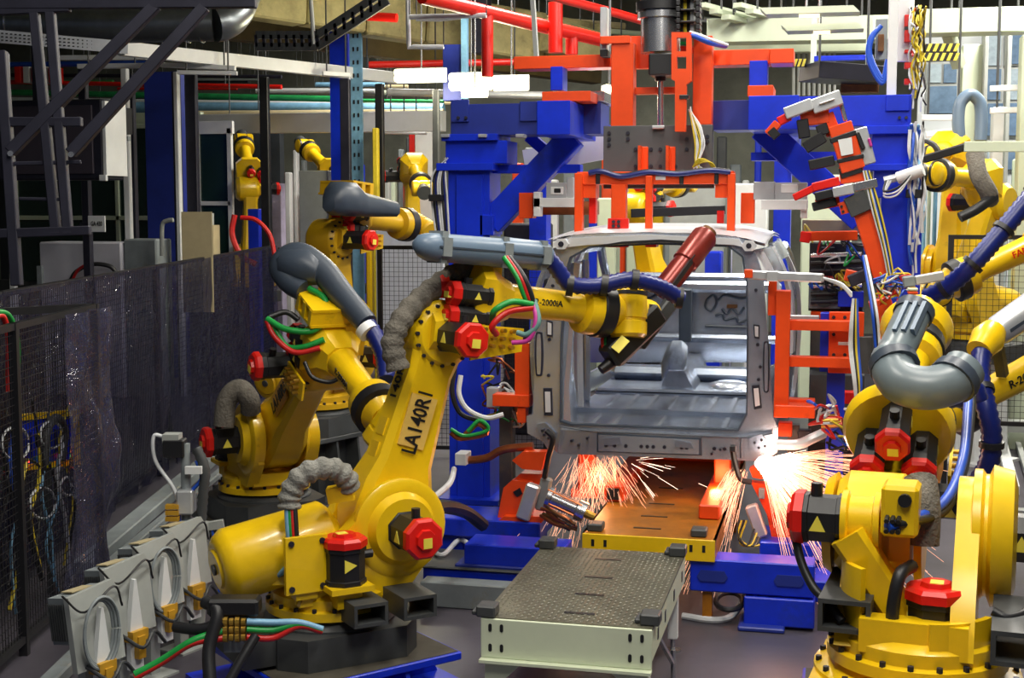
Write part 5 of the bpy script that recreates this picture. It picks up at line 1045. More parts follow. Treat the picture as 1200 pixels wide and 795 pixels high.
# ------------------------------------------------------------------ cabin, columns and posts behind the left fence
def one(name, mb, m, label, cat, group=None): return solo(name, mb, m, label, cat, group)
def rods(o, pts, top=7.25, r=.012):
    for p in pts: part('hanger_rod', MB().cyl(p, V((p.x, p.y, top)), r, n=6), DGR, o)
    return o
def rest(x0, y0, x1, Y, t, c=.01, y1=None):
    a = PY(x0, y0, Y); b = PY(x1, y0, Y); return MB().cbox((a.x, Y, 0), (b.x, Y + t, a.z), c)
def hung(name, a, b, w_, h_, m, label, cat, up=(0, 0, 1), group=None, rod=False):
    o = one(name, MB().bar(a, b, w_, h_, up, .004), m, label, cat, group)
    if rod or a.z > 3.6: rods(o, (a.lerp(b, .15), a.lerp(b, .85)))
    return o
def column(name, x0, x1, y0, Y, t, m, label, cat='column'):
    a = PY(x0, 200, Y); b = PY(x1, 200, Y); return one(name, MB().cbox((a.x, Y, 0), (b.x, Y + t, PY((x0 + x1) / 2, y0, Y).z), .01), m, label, cat)
column('roof_column', 171, 209, 84, 19, .4, NAVY, 'thick dark blue roof column behind the fence')
cp_ = thing('roof_column', 'perforated blue roof column with a pale slotted face', 'column', PY(405, 300, 19.5))
part('shaft', MB().box((PY(388, 200, 19.5).x, 19.5, 0), (PY(409, 200, 19.5).x, 19.9, 7.2)), BLU, cp_); fc = part('slotted_face', MB().box((PY(411, 200, 19.4).x, 19.4, 0), (PY(425, 200, 19.4).x, 19.45, 7.2)), BPI, cp_)
for k in range(22):
    z = PY(418, 215 - k * 15.5, 19.4).z
    for s in (415, 420): part('slot', MB().box((PY(s, 200, 19.4).x, 19.39, z), (PY(s + 1.8, 200, 19.4).x, 19.4, z + .06)), BLK, fc)
for i, (x0, x1, y0, Y, m_, lab) in enumerate(((6, 12, 62, 17, WHT, 'thin white post at the edge of the cabin by the hanging cabinet'), (94, 103, 75, 16.5, DRK, 'dark steel post in front of the hanging cabinet'), (144, 151, 80, 17.5, WHT, 'white post between the hanging cabinet and the dark blue column'), (152, 158, 85, 17.8, DRK, 'dark chain-carrying post beside the dark blue column'), (203, 211, 84, 17.5, DRK, 'dark post right against the dark blue column'), (205, 210, 84, 17.2, WHT, 'narrow white post lit beside the dark blue column'), (218, 231, 84, 17.3, DRK, 'dark double post left of the glass cabin window'), (305, 315, 90, 18.6, BLK, 'black post between the distant robots and the glass cabin'), (440, 449, 98, 19.2, BLK, 'black post right of the perforated blue column'), (399, 410, 92, 18.8, DRK, 'dark post in front of the perforated blue column'), (507, 514, 105, 18, DGR, 'grey post beside the cable loops of the portal frame'), (242, 246, 255, 17.6, DRK, 'short dark fence post by the cardboard sheet'))):
    column('steel_post', x0, x1, y0, Y, .09, m_, lab, 'post')
# hanging cabinet and sign
hc = thing('hanging_cabinet', 'dark cabinet hanging behind the ladder frame', 'cabinet', PY(60, 210, 15))
part('body', rb(-6, 117, 120, 211, 15, .5, .02), DRK, hc); part('door', rb(12, 124, 108, 204, 14.97, .03), mat('cabinet_door', (.045, .036, .05), .5, 0, .2, 2), hc); part('corner', rb(116, 205, 124, 212, 14.96, .05), WHT, hc)
part('side', rb(120, 118, 124, 206, 15, .5), WHT, hc); part('lamp_box', rb(134, 126, 146, 157, 16, .2), BLK, hc); part('arm', rb(120, 160, 150, 165, 16, .08), GRY, hc)
part('hanger', MB().box((PY(30, 117, 15).x - .03, 15.2, PY(30, 117, 15).z), (PY(30, 117, 15).x + .03, 15.26, 7.2)), DRK, hc)
sg = thing('sign_plate', 'small white sign reading GA 430 above the white cabinet', 'sign', PY(112, 272, 16.4))
part('plate', rb(103, 253, 123, 272, 16.4, .02), WHT, sg); c_ = PY(113, 262.5, 16.39); lettering(sg, 'GA 430', .085, Matrix.Translation(c_) @ Matrix.Rotation(PI / 2, 4, 'X'), BLK, sx=.62)
part('arm', MB().box((PY(97, 262, 16.5).x, 16.42, c_.z - .02), (c_.x, 16.5, c_.z + .02)), DRK, sg)
wc = thing('electrical_cabinet', 'white electrical cabinet behind the long fence', 'cabinet', PY(92, 340, 16.9))
x0, x1 = PY(46, 300, 16.9).x, PY(142, 300, 16.9).x; part('body', MB().cbox((x0, 16.9, 0), (x1, 17.4, PY(92, 284, 16.9).z), .02), mat('cabinet_white', (.5, .5, .56), .5, 0, .05), wc); part('side_cabinet', MB().cbox((x1 + .01, 16.95, 0), (x1 + .5, 17.4, PY(92, 280, 16.9).z), .02), GRY, wc); part('handle', rb(43, 312, 49, 335, 16.85, .05), GRY, wc)
hose(wc, [PY(82, 330, 16.8), PY(90, 318, 16.75), PY(108, 310, 16.7), PY(128, 312, 16.75), PY(138, 322, 16.8)], .03, CBK, 'cable'); hose(wc, [PY(84, 330, 16.7), PY(92, 316, 16.65), PY(106, 308, 16.65)], .02, CRE, 'cable')
bx = thing('junction_cabinet', 'beige junction box with a white lid on the fence', 'box', PY(230, 285, 16.5)); part('lid', rb(213, 250, 247, 264, 16.4, .1), PGR, bx); part('box', rb(217, 264, 250, 300, 16.45, .2), CDB, bx); part('conduit', MB().tube([PY(190, 300, 16.5), PY(190, 265, 16.5), PY(196, 259, 16.5), PY(203, 258, 16.5)], .03, 8, 4), PGR, bx)
part('bracket', MB().box((PY(228, 300, 16.5).x, 16.6, 0), (PY(234, 300, 16.5).x, 16.66, PY(230, 296, 16.5).z)), DRK, bx)
# glazed cabin wall: white frame, dark panes
gw = thing('glazed_cabin', 'glazed cabin wall with white frames and dark panes', 'cabin', PY(150, 330, 22))
for (a0, b0, a1, b1) in ((20, 150, 135, 253), (20, 258, 135, 330), (138, 150, 268, 253), (138, 258, 268, 330), (233, 157, 268, 236), (233, 241, 268, 330)):
    part('pane', rb(a0, b0, a1, b1, 22.05 if a0 != 233 else 20.1, .02), GLS, gw)
for (a0, b0, a1, b1) in ((18, 253, 175, 258), (135, 150, 139, 330), (18, 146, 232, 151), (16, 150, 20, 335)): part('frame', rb(a0, b0, a1, b1, 22, .08), GWH, gw)
for (a0, b0, a1, b1) in ((229, 150, 234, 330), (267, 150, 272, 330), (229, 142, 272, 157), (230, 236, 270, 241)): part('frame', rb(a0, b0, a1, b1, 20.05, .08), WHT, gw)
part('fascia', rb(0, 133, 235, 148, 22.3, .2), GWH, gw); part('lower_wall', rb(0, 330, 272, 475, 22.1, .1), DGR, gw)
one('cabin_room_wall', rb(0, 130, 330, 460, 24, .2), TEA, 'dark inner wall behind the glazed cabin panes', 'wall panel')
# overhead channel, trays, ducts
hung('white_channel', PY(142, 57, 15.3), PY(470, 92, 20.6), .12, .17, WHT, 'long white overhead channel above the posts', 'channel')
hung('channel_strip', PY(70, 68, 16.5), PY(172, 67, 16.6), .1, .06, WHT, 'short upper white strip over the cabin posts', 'strip'); hung('channel_strip', PY(92, 78, 16.4), PY(170, 77, 16.5), .1, .06, WHT, 'short lower white strip over the cabin posts', 'strip'); hung('channel_strip', PY(188, 76, 16.6), PY(276, 80, 16.8), .1, .06, WHT, 'white strip above the dark blue column', 'strip'); hung('channel_strip', PY(208, 85, 16.4), PY(278, 86, 16.6), .08, .05, WHT, 'thin white strip on top of the dark double post', 'strip'); hung('channel_strip', PY(378, 86, 18.5), PY(410, 88, 18.7), .1, .06, WHT, 'short white strip by the perforated blue column', 'strip')
dk = thing('ventilation_duct', 'galvanised spiral ventilation duct with a bent end', 'duct', PY(100, 50, 13.5))
dp = [PY(-30, 27, 13.5), PY(120, 30, 13.6), PY(215, 28, 13.8), PY(250, 28, 13.9)]
part('pipe', MB().tube(dp, .19, 20, 4), DUCT, dk, 60); part('elbow', MB().tube([PY(250, 28, 13.9), PY(262, 25, 14.0), PY(275, 14, 14.2), PY(285, -8, 14.4)], .2, 20, 5), DUCT, dk, 60)
for k in range(17):
    x = -20 + k * 16; p = PY(x, 27 + .01 * x, 13.5 + .0016 * x); part('seam', MB().cyl(p, p + V((.012, .002, 0)), .196, n=24), STL, dk)
tr = thing('cable_tray', 'perforated galvanised cable tray under the spiral duct', 'cable tray', PY(70, 50, 12.8)); trm = part('tray', MB().bar(PY(-10, 42, 12.8), PY(150, 56, 13.4), .04, .13), ALU, tr)
for k in range(28):
    for j in (-1, 0, 1):
        p = PY(-4 + k * 5.2, 42.6 + k * .455 + j * 4, 12.77 + .6 * k / 28); part('slot', MB().box((p.x, p.y, p.z - .006), (p.x + .024, p.y + .01, p.z + .006)), BLK, trm)
lt = thing('cable_tray', 'dark ladder cable tray climbing towards the roof', 'cable tray', PY(380, 30, 17))
for (a, b, o_) in (((300, 46, 17), (372, 46, 17), 0), ((372, 46, 17), (455, -8, 17), 0)):
    for s in (-5, 9): part('side_rail', MB().bar(PY(a[0], a[1] + s, a[2]), PY(b[0], b[1] + s, b[2]), .04, .1), DGR, lt)
    for k in range(8): t_ = k / 8; part('rung', MB().bar(PY(a[0] + (b[0] - a[0]) * t_, a[1] + (b[1] - a[1]) * t_ - 5, 17), PY(a[0] + (b[0] - a[0]) * t_ + 1, a[1] + (b[1] - a[1]) * t_ + 9, 17), .04, .04, (0, 1, 0)), DRK, lt)
part('hanger_rod', MB().cyl(PY(368, 52, 17), PY(362, -30, 17), .03, n=8), PGR, lt)
# pipes at the back of the cabin
random.seed(21)
for i, (y0, y1, x0, x1, Y, r_, m_, lab) in enumerate(((108, 116, 0, 390, 23.2, .055, GPI, 'green pipe along the back wall'), (118, 124, 0, 390, 23.4, .07, WHT, 'white pipe just under the green pipe'), (125, 128, 0, 520, 23.0, .10, BPI, 'pale blue pipe above the glazed cabin'), (76, 74, 0, 180, 22.8, .05, HBR, 'thin blue pipe over the hanging cabinet'), (96, 102, 0, 330, 22.9, .04, RED, 'red pipe above the green pipe'), (88, 90, 10, 330, 23.1, .035, DRK, 'dark pipe high above the glazed cabin'), (136, 134, 210, 520, 22.5, .09, CDB, 'tan lagged pipe left of the lamps'), (108, 112, 455, 640, 19.5, .055, ALU, 'aluminium conduit under the lamps'), (155, 156, 440, 500, 22.0, .03, CWH, 'thin white pipe behind the distant robots'), (118, 119, 425, 520, 22.4, .03, GPI, 'thin green pipe behind the black post'))):
    o = one('pipe', MB().cyl(PY(x0, y0, Y), PY(x1, y1, Y), r_, n=12), m_, lab, 'pipe'); rods(o, (PY(x0 + .3 * (x1 - x0), y0, Y), PY(x0 + .8 * (x1 - x0), y1, Y)), 7.4)
for k in range(5): one('valve_box', rb(17 + 10 * k, 78, 24 + 10 * k, 97, 22.6, .3), RED if k % 2 == 0 else WHT, 'small %s valve box on the pipes above the hanging cabinet' % ('red' if k % 2 == 0 else 'white'), 'valve', 'valve boxes on the pipes above the cabinet')
bm_ = hung('white_beam', PY(228, 146, 21.5), PY(520, 142, 21), .2, .32, WHT, 'broad white crane beam behind the black posts', 'beam')
# distant machinery under the white beam
one('machine_housing', rest(486, 150, 506, 22.2, .1), WHT, 'tall white machine panel beside the grey post', 'panel'); one('distant_machine', rest(472, 188, 482, 22.0, .1), ORA, 'orange distant machine tower', 'machine'); one('machine_stand', rest(436, 150, 442, 19.0, .1), CYE, 'yellow upright beside the perforated blue column', 'post'); one('work_table', rest(350, 200, 384, 19.6, .3), PGR, 'pale work table by the distant robots', 'table'); one('switch_box', rest(455, 244, 480, 17.8, .2), WHT, 'white switch boxes behind the turning robot', 'box'); one('switch_box', rest(318, 215, 329, 22.0, .2), mat('lilac_panel', (.5, .45, .62), .5), 'lilac panel by the distant robots', 'panel'); one('distant_machine', rest(479, 150, 485, 22.4, .1), RED, 'red upright behind the orange machine tower', 'post')
one('blue_bin', rest(290, 245, 303, 18.9, .3), BLU, 'blue bin behind the fence top', 'bin')
# ------------------------------------------------------------------ concrete beam and red pipes under the roof
cbm = thing('concrete_beam', 'stained yellowish concrete roof beam', 'beam', PY(480, 40, 19))
for k in range(6):
    a = PY(285 + k * 70, -12 + 11.5 * k, 18 + k * .7); b = PY(285 + k * 70 + 68, -12 + 11.5 * (k + 1) - .5, 18 + (k + 1) * .7); part('block', MB().bar(a, b, .4, .75 - .03 * (k % 2), c=.03), CON, cbm)
hung('brown_girder', PY(255, 28, 19.1), PY(700, 84, 23.4), .3, .42, BRN, 'dark brown girder under the concrete beam', 'girder')
hung('concrete_beam', PY(640, 40, 21), PY(705, 60, 22), .3, .5, CON, 'short concrete beam end behind the upright red pipe', 'beam')
for i, (pts, r_, lab) in enumerate(((((495, -4, 15), (600, 22, 16.5), (705, 47, 18)), .085, 'large sloping red pipe under the roof'), (((640, -6, 15), (720, 15, 16.5), (780, 32, 17.5)), .05, 'thin sloping red pipe near the lift cylinder'), (((571, 14, 16.05), (571, 90, 16.05)), .07, 'upright red pipe beside the lamps'), (((651, 3, 17), (651, 62, 17)), .09, 'upright red pipe near the gripper'), (((670, 42, 17.5), (670, 64, 17.5)), .08, 'short red pipe stub near the gripper'), (((432, 76, 19), (640, 72, 20)), .05, 'level red pipe behind the lamps'), (((430, 19, 18), (465, 21, 18)), .06, 'red pipe end on the concrete beam'))):
    one('red_pipe', MB().tube([PY(*p) for p in pts], r_, 14, 1), RED, lab, 'pipe')
for i, (pts, lab) in enumerate((((((478, -5, 16), (479, 50, 16), (484, 55, 16), (520, 55, 16)), 'left bent white conduit on the concrete beam')), ((((540, -5, 16), (539, 20, 16), (488, 22, 16)), 'upper bent white conduit near the lamps')), ((((480, 20, 15.8), (570, 18, 15.8)), 'pale straight conduit crossing the concrete beam')))):
    o = one('conduit', MB().tube([PY(*p) for p in pts], .03, 8, 2), CWH, lab, 'conduit'); rods(o, [PY(*pts[0]), PY(*pts[-1])], 7.4, .008)
one('blue_bracket', rb(540, -40, 547, 116, 18.6, .1), BPI, 'slim pale blue upright behind the lamps', 'post'); one('blue_bracket', rb(519, 52, 541, 118, 18.65, .2), NAVY, 'dull blue bracket plate behind the lamps', 'bracket'); one('grey_strut', MB().bar(PY(616, -130, 13), PY(629, 72, 13), .06, .04), PGR, 'leaning grey strut beside the orange top beam', 'strut')
one('dark_duct', rb(553, -5, 570, 62, 19.5, .3), DRK, 'dark square duct behind the upright red pipe', 'duct')
# work lamps
WL = emis('lamp_glow', (1, .9, .5), 7)
for i, (x0, x1, y0, y1, Y, lab) in enumerate(((463, 518, 80, 97, 18.2, 'brightly lit twin-tube work lamp over the black post'), (527, 571, 85, 106, 18, 'brightly lit work lamp in front of the dull blue bracket'), (541, 566, 104, 114, 17.6, 'small lit lamp hanging under the middle work lamp'), (578, 615, 88, 106, 18, 'brightly lit work lamp above the blue cross beam'), (705, 717, 99, 111, 12.5, 'small round lit lamp beside the orange upright plate'))):
    t = thing('work_lamp', lab, 'lamp', PY((x0 + x1) / 2, y1, Y)); a = PY(x0, (y0 + y1) / 2, Y); b = PY(x1, (y0 + y1) / 2, Y); r_ = (PY(600, y0, Y).z - PY(600, y1, Y).z) / 2
    if i == 4: part('bulb', MB().lathe(PY(711, 105, Y) + V((0, -.05, 0)), PY(711, 105, Y) + V((0, .05, 0)), [(0, .02), (.2, r_ * .8), (.5, r_), (.8, r_ * .8), (1, .02)], 16), WL, t)
    else:
        for s in (-.45, .45): part('tube', MB().cyl(a + V((0, 0, r_ * s)), b + V((0, 0, r_ * s)), r_ * .42, n=10), WL, t)
    part('housing', MB().cbox((a.x - .03, Y + .12, a.z - r_), (b.x + .03, Y + .16, a.z + r_ * 1.1), .01), WHT, t)
    part('hanger', MB().cyl(((a.x + b.x) / 2, Y + .14, a.z + r_), ((a.x + b.x) / 2, Y + .14, 7.2), .012, n=6), STL, t)
    l = bpy.data.lights.new('work_lamp_light', 'POINT'); l.energy = (40, 40, 15, 35, 6)[i]; l.color = (1, .92, .66); l.shadow_soft_size = .15; o = bpy.data.objects.new('work_lamp_light', l); COL.objects.link(o); o.location = PY((x0 + x1) / 2, y1 + 4, Y - .25)
# fence behind the turning robot and on the right
fence('mesh_fence', 'black wire mesh fence between the turning robot and the blue column', PY(448, 400, 13.9) * V((1, 1, 0)) if False else V((PY(446, 400, 13.6).x, 13.6, 0)), V((PY(640, 400, 13.8).x, 13.8, 0)), .1, PY(480, 290, 13.7).z, .05, 2)
fence('mesh_fence', 'black wire mesh fence behind the robot forearms with blue hoses', V((PY(1111, 400, 13.3).x, 13.3, 0)), V((PY(1260, 400, 13.3).x, 13.3, 0)), .62, PY(1150, 278, 13.3).z, .055, 1)
one('light_board', rest(440, 270, 520, 17.2, .05), mat('pale_board', (.52, .54, .6), .6, 0, .1), 'pale board beyond the mesh fence by the turning robot', 'board')
# ------------------------------------------------------------------ right-hand background
GLW = mat('pale_wall_panel', (.6, .64, .66), .6, 0, .08, 1)
one('pale_board', rest(1080, 300, 1215, 18.5, .1), GLW, 'pale board beyond the right-hand mesh fence', 'board')
hung('white_crane_beam', PY(1068, 28, 16), PY(1215, 24, 16), .4, .26, GWH, 'broad greenish white roof beam at the right', 'beam')
hung('white_crane_beam', PY(830, 38, 17), PY(1042, 34, 17), .4, .28, GWH, 'broad greenish white roof beam behind the orange top beam', 'beam'); hung('white_crane_beam', PY(832, 55, 17.8), PY(1020, 52, 17.8), .2, .18, GWH, 'lower pale beam behind the orange top beam', 'beam')
for i, (x0, x1, y, Y, lab) in enumerate(((890, 1000, 9, 13, 'pale lamp reflector hanging near the roof'), (915, 1005, 29, 13.5, 'pale lamp reflector hanging below the first reflector'))):
    t = thing('lamp_reflector', lab, 'lamp', PY((x0 + x1) / 2, y, Y)); a = PY(x0, y, Y); b = PY(x1, y - 3, Y); part('reflector', MB().prism([(a.x, a.z), (b.x, b.z), (b.x + .06, b.z - .06), (a.x + .06, a.z - .06)], Y, Y + .3), CRM, t); part('tube', MB().cyl(a.lerp(b, .4) + V((.02, .1, -.06)), a.lerp(b, .62) + V((.02, .1, -.06)), .03, n=8), emis('dim_tube_%d' % i, (1, .8, .4), 2.2), t); part('hanger', MB().cyl(a.lerp(b, .5) + V((0, .15, 0)), V((a.lerp(b, .5).x, Y + .15, 7.2)), .012, n=6), STL, t)
for k in range(5): hung('roof_slat', PY(822 + 14 * k, 6 + 7 * (k % 3), 16.5), PY(882 + 14 * k, 22 + 6 * (k % 3), 17.5), .12, .06, GWH, 'pale slanting roof slat above the orange top beam', 'slat', group='pale roof slats above the orange top beam')
one('blue_trolley', rb(954, 65, 1014, 71, 14.5, .1), BLU, 'slim blue trolley bar under the pale beam', 'bar'); one('trolley_frame', rb(950, 20, 957, 84, 14.6, .1), GWH, 'left pale hanger of the blue trolley bar', 'hanger'); one('trolley_frame', rb(1015, 20, 1022, 84, 14.6, .1), GWH, 'right pale hanger of the blue trolley bar', 'hanger')
hung('dark_conveyor', PY(948, 84, 14), PY(1028, 90, 14.3), .5, .16, DRK, 'dark overhead conveyor body under the blue trolley bar', 'conveyor'); one('conveyor_cradle', rb(985, 94, 1030, 108, 14.3, .2), RUS, 'rusty red cradle under the dark conveyor', 'cradle')
for k in range(9): one('hanging_rod', MB().cyl(PY(930 + 6 * k, 60, 17.85), PY(930 + 6 * k, 112, 17.85), .02, n=6), PGR, 'grey hanging rod behind the grey clamp head', 'rod', 'row of grey hanging rods')
hw = thing('hose_reel', 'blue hose loops on a grey reel beside the white mast', 'hose reel', PY(1030, 90, 12.5)); part('plate', rb(1026, 22, 1040, 70, 12.6, .1), GRY, hw); part('spool', rb(1029, 40, 1036, 60, 12.5, .1), RUS, hw)
for k in range(3): hose(hw, [PY(1033, 30, 12.4), PY(1022 - k, 45, 12.4), PY(1020 - k, 65 + 3 * k, 12.4), PY(1034, 92 + 3 * k, 12.4), PY(1040, 70, 12.4)], .02, HBR)
ms = thing('white_mast', 'white mast with a board of red fuse blocks and yellow wiring', 'mast', PY(1048, 112, 10.5)); part('post', rb(1041, -20, 1052, 112, 10.5, .1), WHT, ms); bd = part('board', rb(1052, -5, 1071, 72, 10.7, .04), WHT, ms)
for (y0, y1) in ((17, 31), (35, 49), (58, 62), (73, 80), (92, 99)): part('fuse_block', rb(1060, y0, 1070, y1, 10.62, .08), RED, bd)
part('divider', rb(1060, 31, 1071, 35, 10.62, .08), DGR, bd)
random.seed(4)
yb = thing('wire_bundle', 'dense bundle of yellow and black wires beside the white mast', 'wires', PY(1078, 130, 10.6))
for k in range(26):
    x = 1068 + random.uniform(0, 14); pts = [PY(x + random.uniform(-4, 4), 10 + 13 * j + random.uniform(-4, 4), 10.55 + random.uniform(0, .15)) for j in range(random.randint(5, 10))]
    hose(yb, pts, .007, random.choice((CYE, CYE, CYE, CBK, CWH, CRE)), 'wire', n=5, sm=3)
# hazard-striped beam
hz = thing('hazard_beam', 'beam with slanted yellow and black hazard stripes', 'beam', PY(1098, 60, 15)); part('beam', rb(1076, 51, 1122, 71, 15, .15), BLK, hz)
for k in range(6):
    x = 1077 + 8 * k
    for (y0, y1) in ((51, 60), (62, 71)): part('stripe', MB().prism(poly_at(((x, y1), (x + 4, y1), (x + 8, y0), (x + 4, y0)), 14.98), 14.98, 15.0), LYE, hz)
hz2 = thing('hazard_beam', 'small hazard-striped plate behind the orange beam head', 'plate', PY(938, 75, 14)); part('plate', rb(928, 69, 944, 78, 14, .1), BLK, hz2)
for k in range(3): part('stripe', MB().prism(poly_at(((929 + 5 * k, 78), (932 + 5 * k, 78), (935 + 5 * k, 69), (932 + 5 * k, 69)), 13.98), 13.98, 14.0), LYE, hz2)
# white columns, window walls, rails
for i, (x0, x1, y0, Y, m_, lab) in enumerate(((1124, 1148, 52, 17, GWH, 'broad white column behind the bell-hooded robot'), (1149, 1154, 36, 16.8, PGR, 'slim grey stanchion right of the broad white column'), (1176, 1181, 36, 17.2, PGR, 'slim grey stanchion near the blue window bays'), (1193, 1215, 40, 15.5, GWH, 'white column at the blue window bays'), (1162, 1175, 125, 16.4, WHT, 'low white panel post before the blue window bays'))): column('hall_column', x0, x1, y0, Y, .3, m_, lab)
one('far_partition', rest(1078, 30, 1230, 20.07, .1), GLW, 'pale far hall partition holding the window bays', 'partition')
for i, (x0, y0, x1, y1) in enumerate(((1086, 74, 1104, 98), (1105, 74, 1122, 98), (1086, 100, 1122, 134), (1152, 40, 1174, 78), (1154, 80, 1174, 118), (1178, 40, 1200, 76), (1178, 80, 1200, 118), (1156, 120, 1196, 160), (1180, 165, 1210, 200), (1156, 165, 1178, 200))):
    t = thing('window_bay', ('pale upper window bay left of the broad white column', 'blue upper window bay left of the broad white column', 'wide lower blue window bay left of the broad white column', 'pale window bay between the two slim stanchions, topmost', 'blue window bay between the two slim stanchions, second from the top', 'blue window bay beside the white column, topmost', 'pale window bay beside the white column, under the topmost', 'wide blue window bay under the white handrails', 'blue window bay below the wide bay, beside the white column', 'pale window bay below the wide bay, beside the low white post')[i], 'window', PY((x0 + x1) / 2, y1, 20), 0, 'window bays in the far hall partition'); part('frame', rb(x0 - 1, y0 - 1, x1 + 1, y1 + 1, 20, .06), PGR, t); part('pane', rb(x0 + 1, y0 + 1, x1 - 1, y1 - 1, 19.97, .03), mat('window_tint_%d' % i, (.16, .25, .38) if i % 3 else (.45, .55, .62), .15, .2, .5, 3), t)
for i, (x0, y0, x1, y1, lab) in enumerate(((1080, 138, 1130, 138, 'pale cross rail behind the bell-hooded robot'), (1160, 104, 1215, 102, 'white handrail before the upper window bays'), (1160, 130, 1215, 128, 'white handrail before the lower window bays'), (1085, 158, 1116, 154, 'white rail left of the bell-hooded robot'), (1130, 172, 1215, 172, 'broad pale green conduit over the leaning background robot'))):
    hung('rail', PY(x0, y0, 15.8 if i < 4 else 12.6), PY(x1, y1, 15.8 if i < 4 else 12.6), .06, .06 if i < 4 else .09, WHT if i < 4 else GWH, lab, 'rail')
hung('slant_brace', PY(1112, 40, 16.2), PY(1124, 78, 16.4), .12, .12, GWH, 'pale slanted brace by the hazard beam', 'brace')
# floor rails and white plates at the right edge
for i, (a, b, w_, h_, m_, lab) in enumerate((((1170, 505, .06), (1188, 575, .06), .1, .08, WHT, 'white floor rail beside the hanging blue hose'), ((1100, 497, .3), (1215, 500, .3), .15, .12, PGR, 'pale kerb under the right-hand mesh fence'), ((1188, 505, .06), (1212, 580, .06), .05, .06, PGR, 'grey floor rail at the edge of the cell'), ((1165, 600, .05), (1215, 604, .05), .12, .08, PGR, 'grey cross rail behind the reducer housing'))):
    one('floor_rail', MB().bar(PZ(*a), PZ(*b), w_, h_), m_, lab, 'rail')
# cable runs on the blue right-hand column
random.seed(9)
cr = thing('cable_run', 'white, blue and black cables running down the right blue column', 'cables', PY(1075, 330, 10.35))
for k in range(16):
    x = 1066 + random.uniform(0, 16); pts = [PY(x + random.uniform(-3, 4), 148 + 24 * j + random.uniform(-6, 6), 10.34 + random.uniform(-.08, .02)) for j in range(random.randint(5, 9))]
    hose(cr, pts, random.choice((.008, .011, .014)), random.choice((CWH, CWH, HBR, HBR, CBK, BPI)), 'cable', n=6, sm=4)
part('tie', rb(1062, 222, 1080, 232, 10.28, .12), CBK, cr)
cr2 = thing('cable_run', 'white cables looped down the left blue column', 'cables', PY(518, 270, 10.4))
for k in range(8):
    x = 508 + 2.2 * k; hose(cr2, [PY(525 - k * .5, 185, 10.42), PY(x - 1, 205 + k, 10.4), PY(x - 2 + k * .4, 235, 10.4), PY(x + 3, 275, 10.4)], .008, (CWH, CBK, HBL, CWH)[k % 4], 'cable', n=6)
part('tie', rb(502, 228, 517, 236, 10.33, .1), CBK, cr2)
# tangle around the tool post foot and E-frame
kn = thing('wire_tangle', 'tangle of yellow and white wires at the foot of the leaning tool post', 'wires', PY(1040, 345, 9.45))
random.seed(13)
for k in range(18):
    c = (1040 + random.uniform(-14, 22), 336 + random.uniform(-12, 14)); hose(kn, [PY(c[0] + random.uniform(-14, 14), c[1] + random.uniform(-12, 12), 9.42 + random.uniform(-.08, .05)) for _ in range(5)], .007, random.choice((CYE, CYE, CWH, CWH, CBK, CRE, HBR)), 'wire', n=5, sm=4)
wr_ = thing('cable_run', 'white and black cables crossing the E-shaped clamp frame', 'cables', PY(1005, 470, 9.1))
for k in range(5): hose(wr_, [PY(1000 + k, 350, 9.1), PY(997 + 2 * k, 380, 9.08), PY(996 + k * 2.5, 410, 9.1), PY(1001 + 2 * k, 450, 9.05), PY(1004 + k, 480, 9.1)], .01, (CWH, CWH, CBK, CYE, HBR)[k], 'cable', n=6)
for k in range(3): hose(wr_, [PY(965, 326, 9.05), PY(985 + k, 332 + k * 2, 9.0), PY(998, 344 + 2 * k, 9.0)], .009, CWH, 'cable', n=6)
for k in range(3): hose(wr_, [PY(1012 + k, 300, 9.4), PY(1022 + k * 2, 360, 9.1), PY(1026 + 2 * k, 400, 9.1), PY(1030, 440, 9.1)], .012, (HBR, CBK, CWH)[k], 'cable', n=6)
# dark machinery between car body and blue column
mc = thing('side_machine', 'dark machine block between car body and tool post', 'machine', PY(985, 330, 10.9))
part('body', rb(948, 285, 1012, 365, 10.9, .4), DGR, mc); part('motor', rb(962, 290, 978, 318, 10.8, .15), DRK, mc); part('plate', rb(948, 338, 985, 362, 10.82, .1), GRY, mc); part('bar', rb(950, 366, 1010, 374, 10.8, .1), ORA, mc); part('disc', MB().cyl(PY(966, 350, 10.78), PY(966, 350, 10.84), .07, n=16), BLK, mc); part('blue_block', rb(982, 342, 1012, 360, 10.7, .15), BLU, mc)
part('stand', MB().box((PY(980, 400, 10.9).x - .2, 10.95, 0), (PY(980, 400, 10.9).x + .2, 11.25, PY(980, 365, 10.9).z)), DGR, mc); part('top_beam', rb(940, 258, 1012, 274, 11.0, .2), CDB, mc); part('lower_body', rb(948, 440, 1012, 520, 10.6, .4), DGR, mc); part('red_block', rb(980, 460, 1020, 474, 9.8, .1), RED, mc)
for k in range(7): part('pipe', MB().cyl(PY(950, 300 + 9 * k, 10.78), PY(1010, 298 + 9 * k, 10.78), .018, n=8), (STL, CBK, DRK, CRE)[k % 4], mc)
# low valves and weld hose near sparks
hv = thing('weld_shoe', 'bright bent aluminium weld arm above the sparks', 'weld arm', PY(935, 520, 9.2)); part('arm', MB().tube([PY(910, 521, 9.15), PY(935, 521, 9.15), PY(952, 514, 9.15), PY(965, 508, 9.2)], .035, 10, 4), ALU, hv); part('clamp', rb(912, 496, 928, 512, 9.3, .1), ORA, hv); part('box', rb(935, 505, 950, 518, 9.4, .1), DRK, hv); part('barrel', MB().cyl(PY(962, 495, 9.3), PY(985, 493, 9.3), .05, n=12), BRS, hv)
part('bracket', rb(908, 468, 955, 480, 9.35, .1), ORA, hv); part('stand', MB().box((PY(930, 500, 9.45).x - .04, 9.45, .38), (PY(930, 500, 9.45).x + .04, 9.55, PY(930, 500, 9.4).z)), DGR, hv)
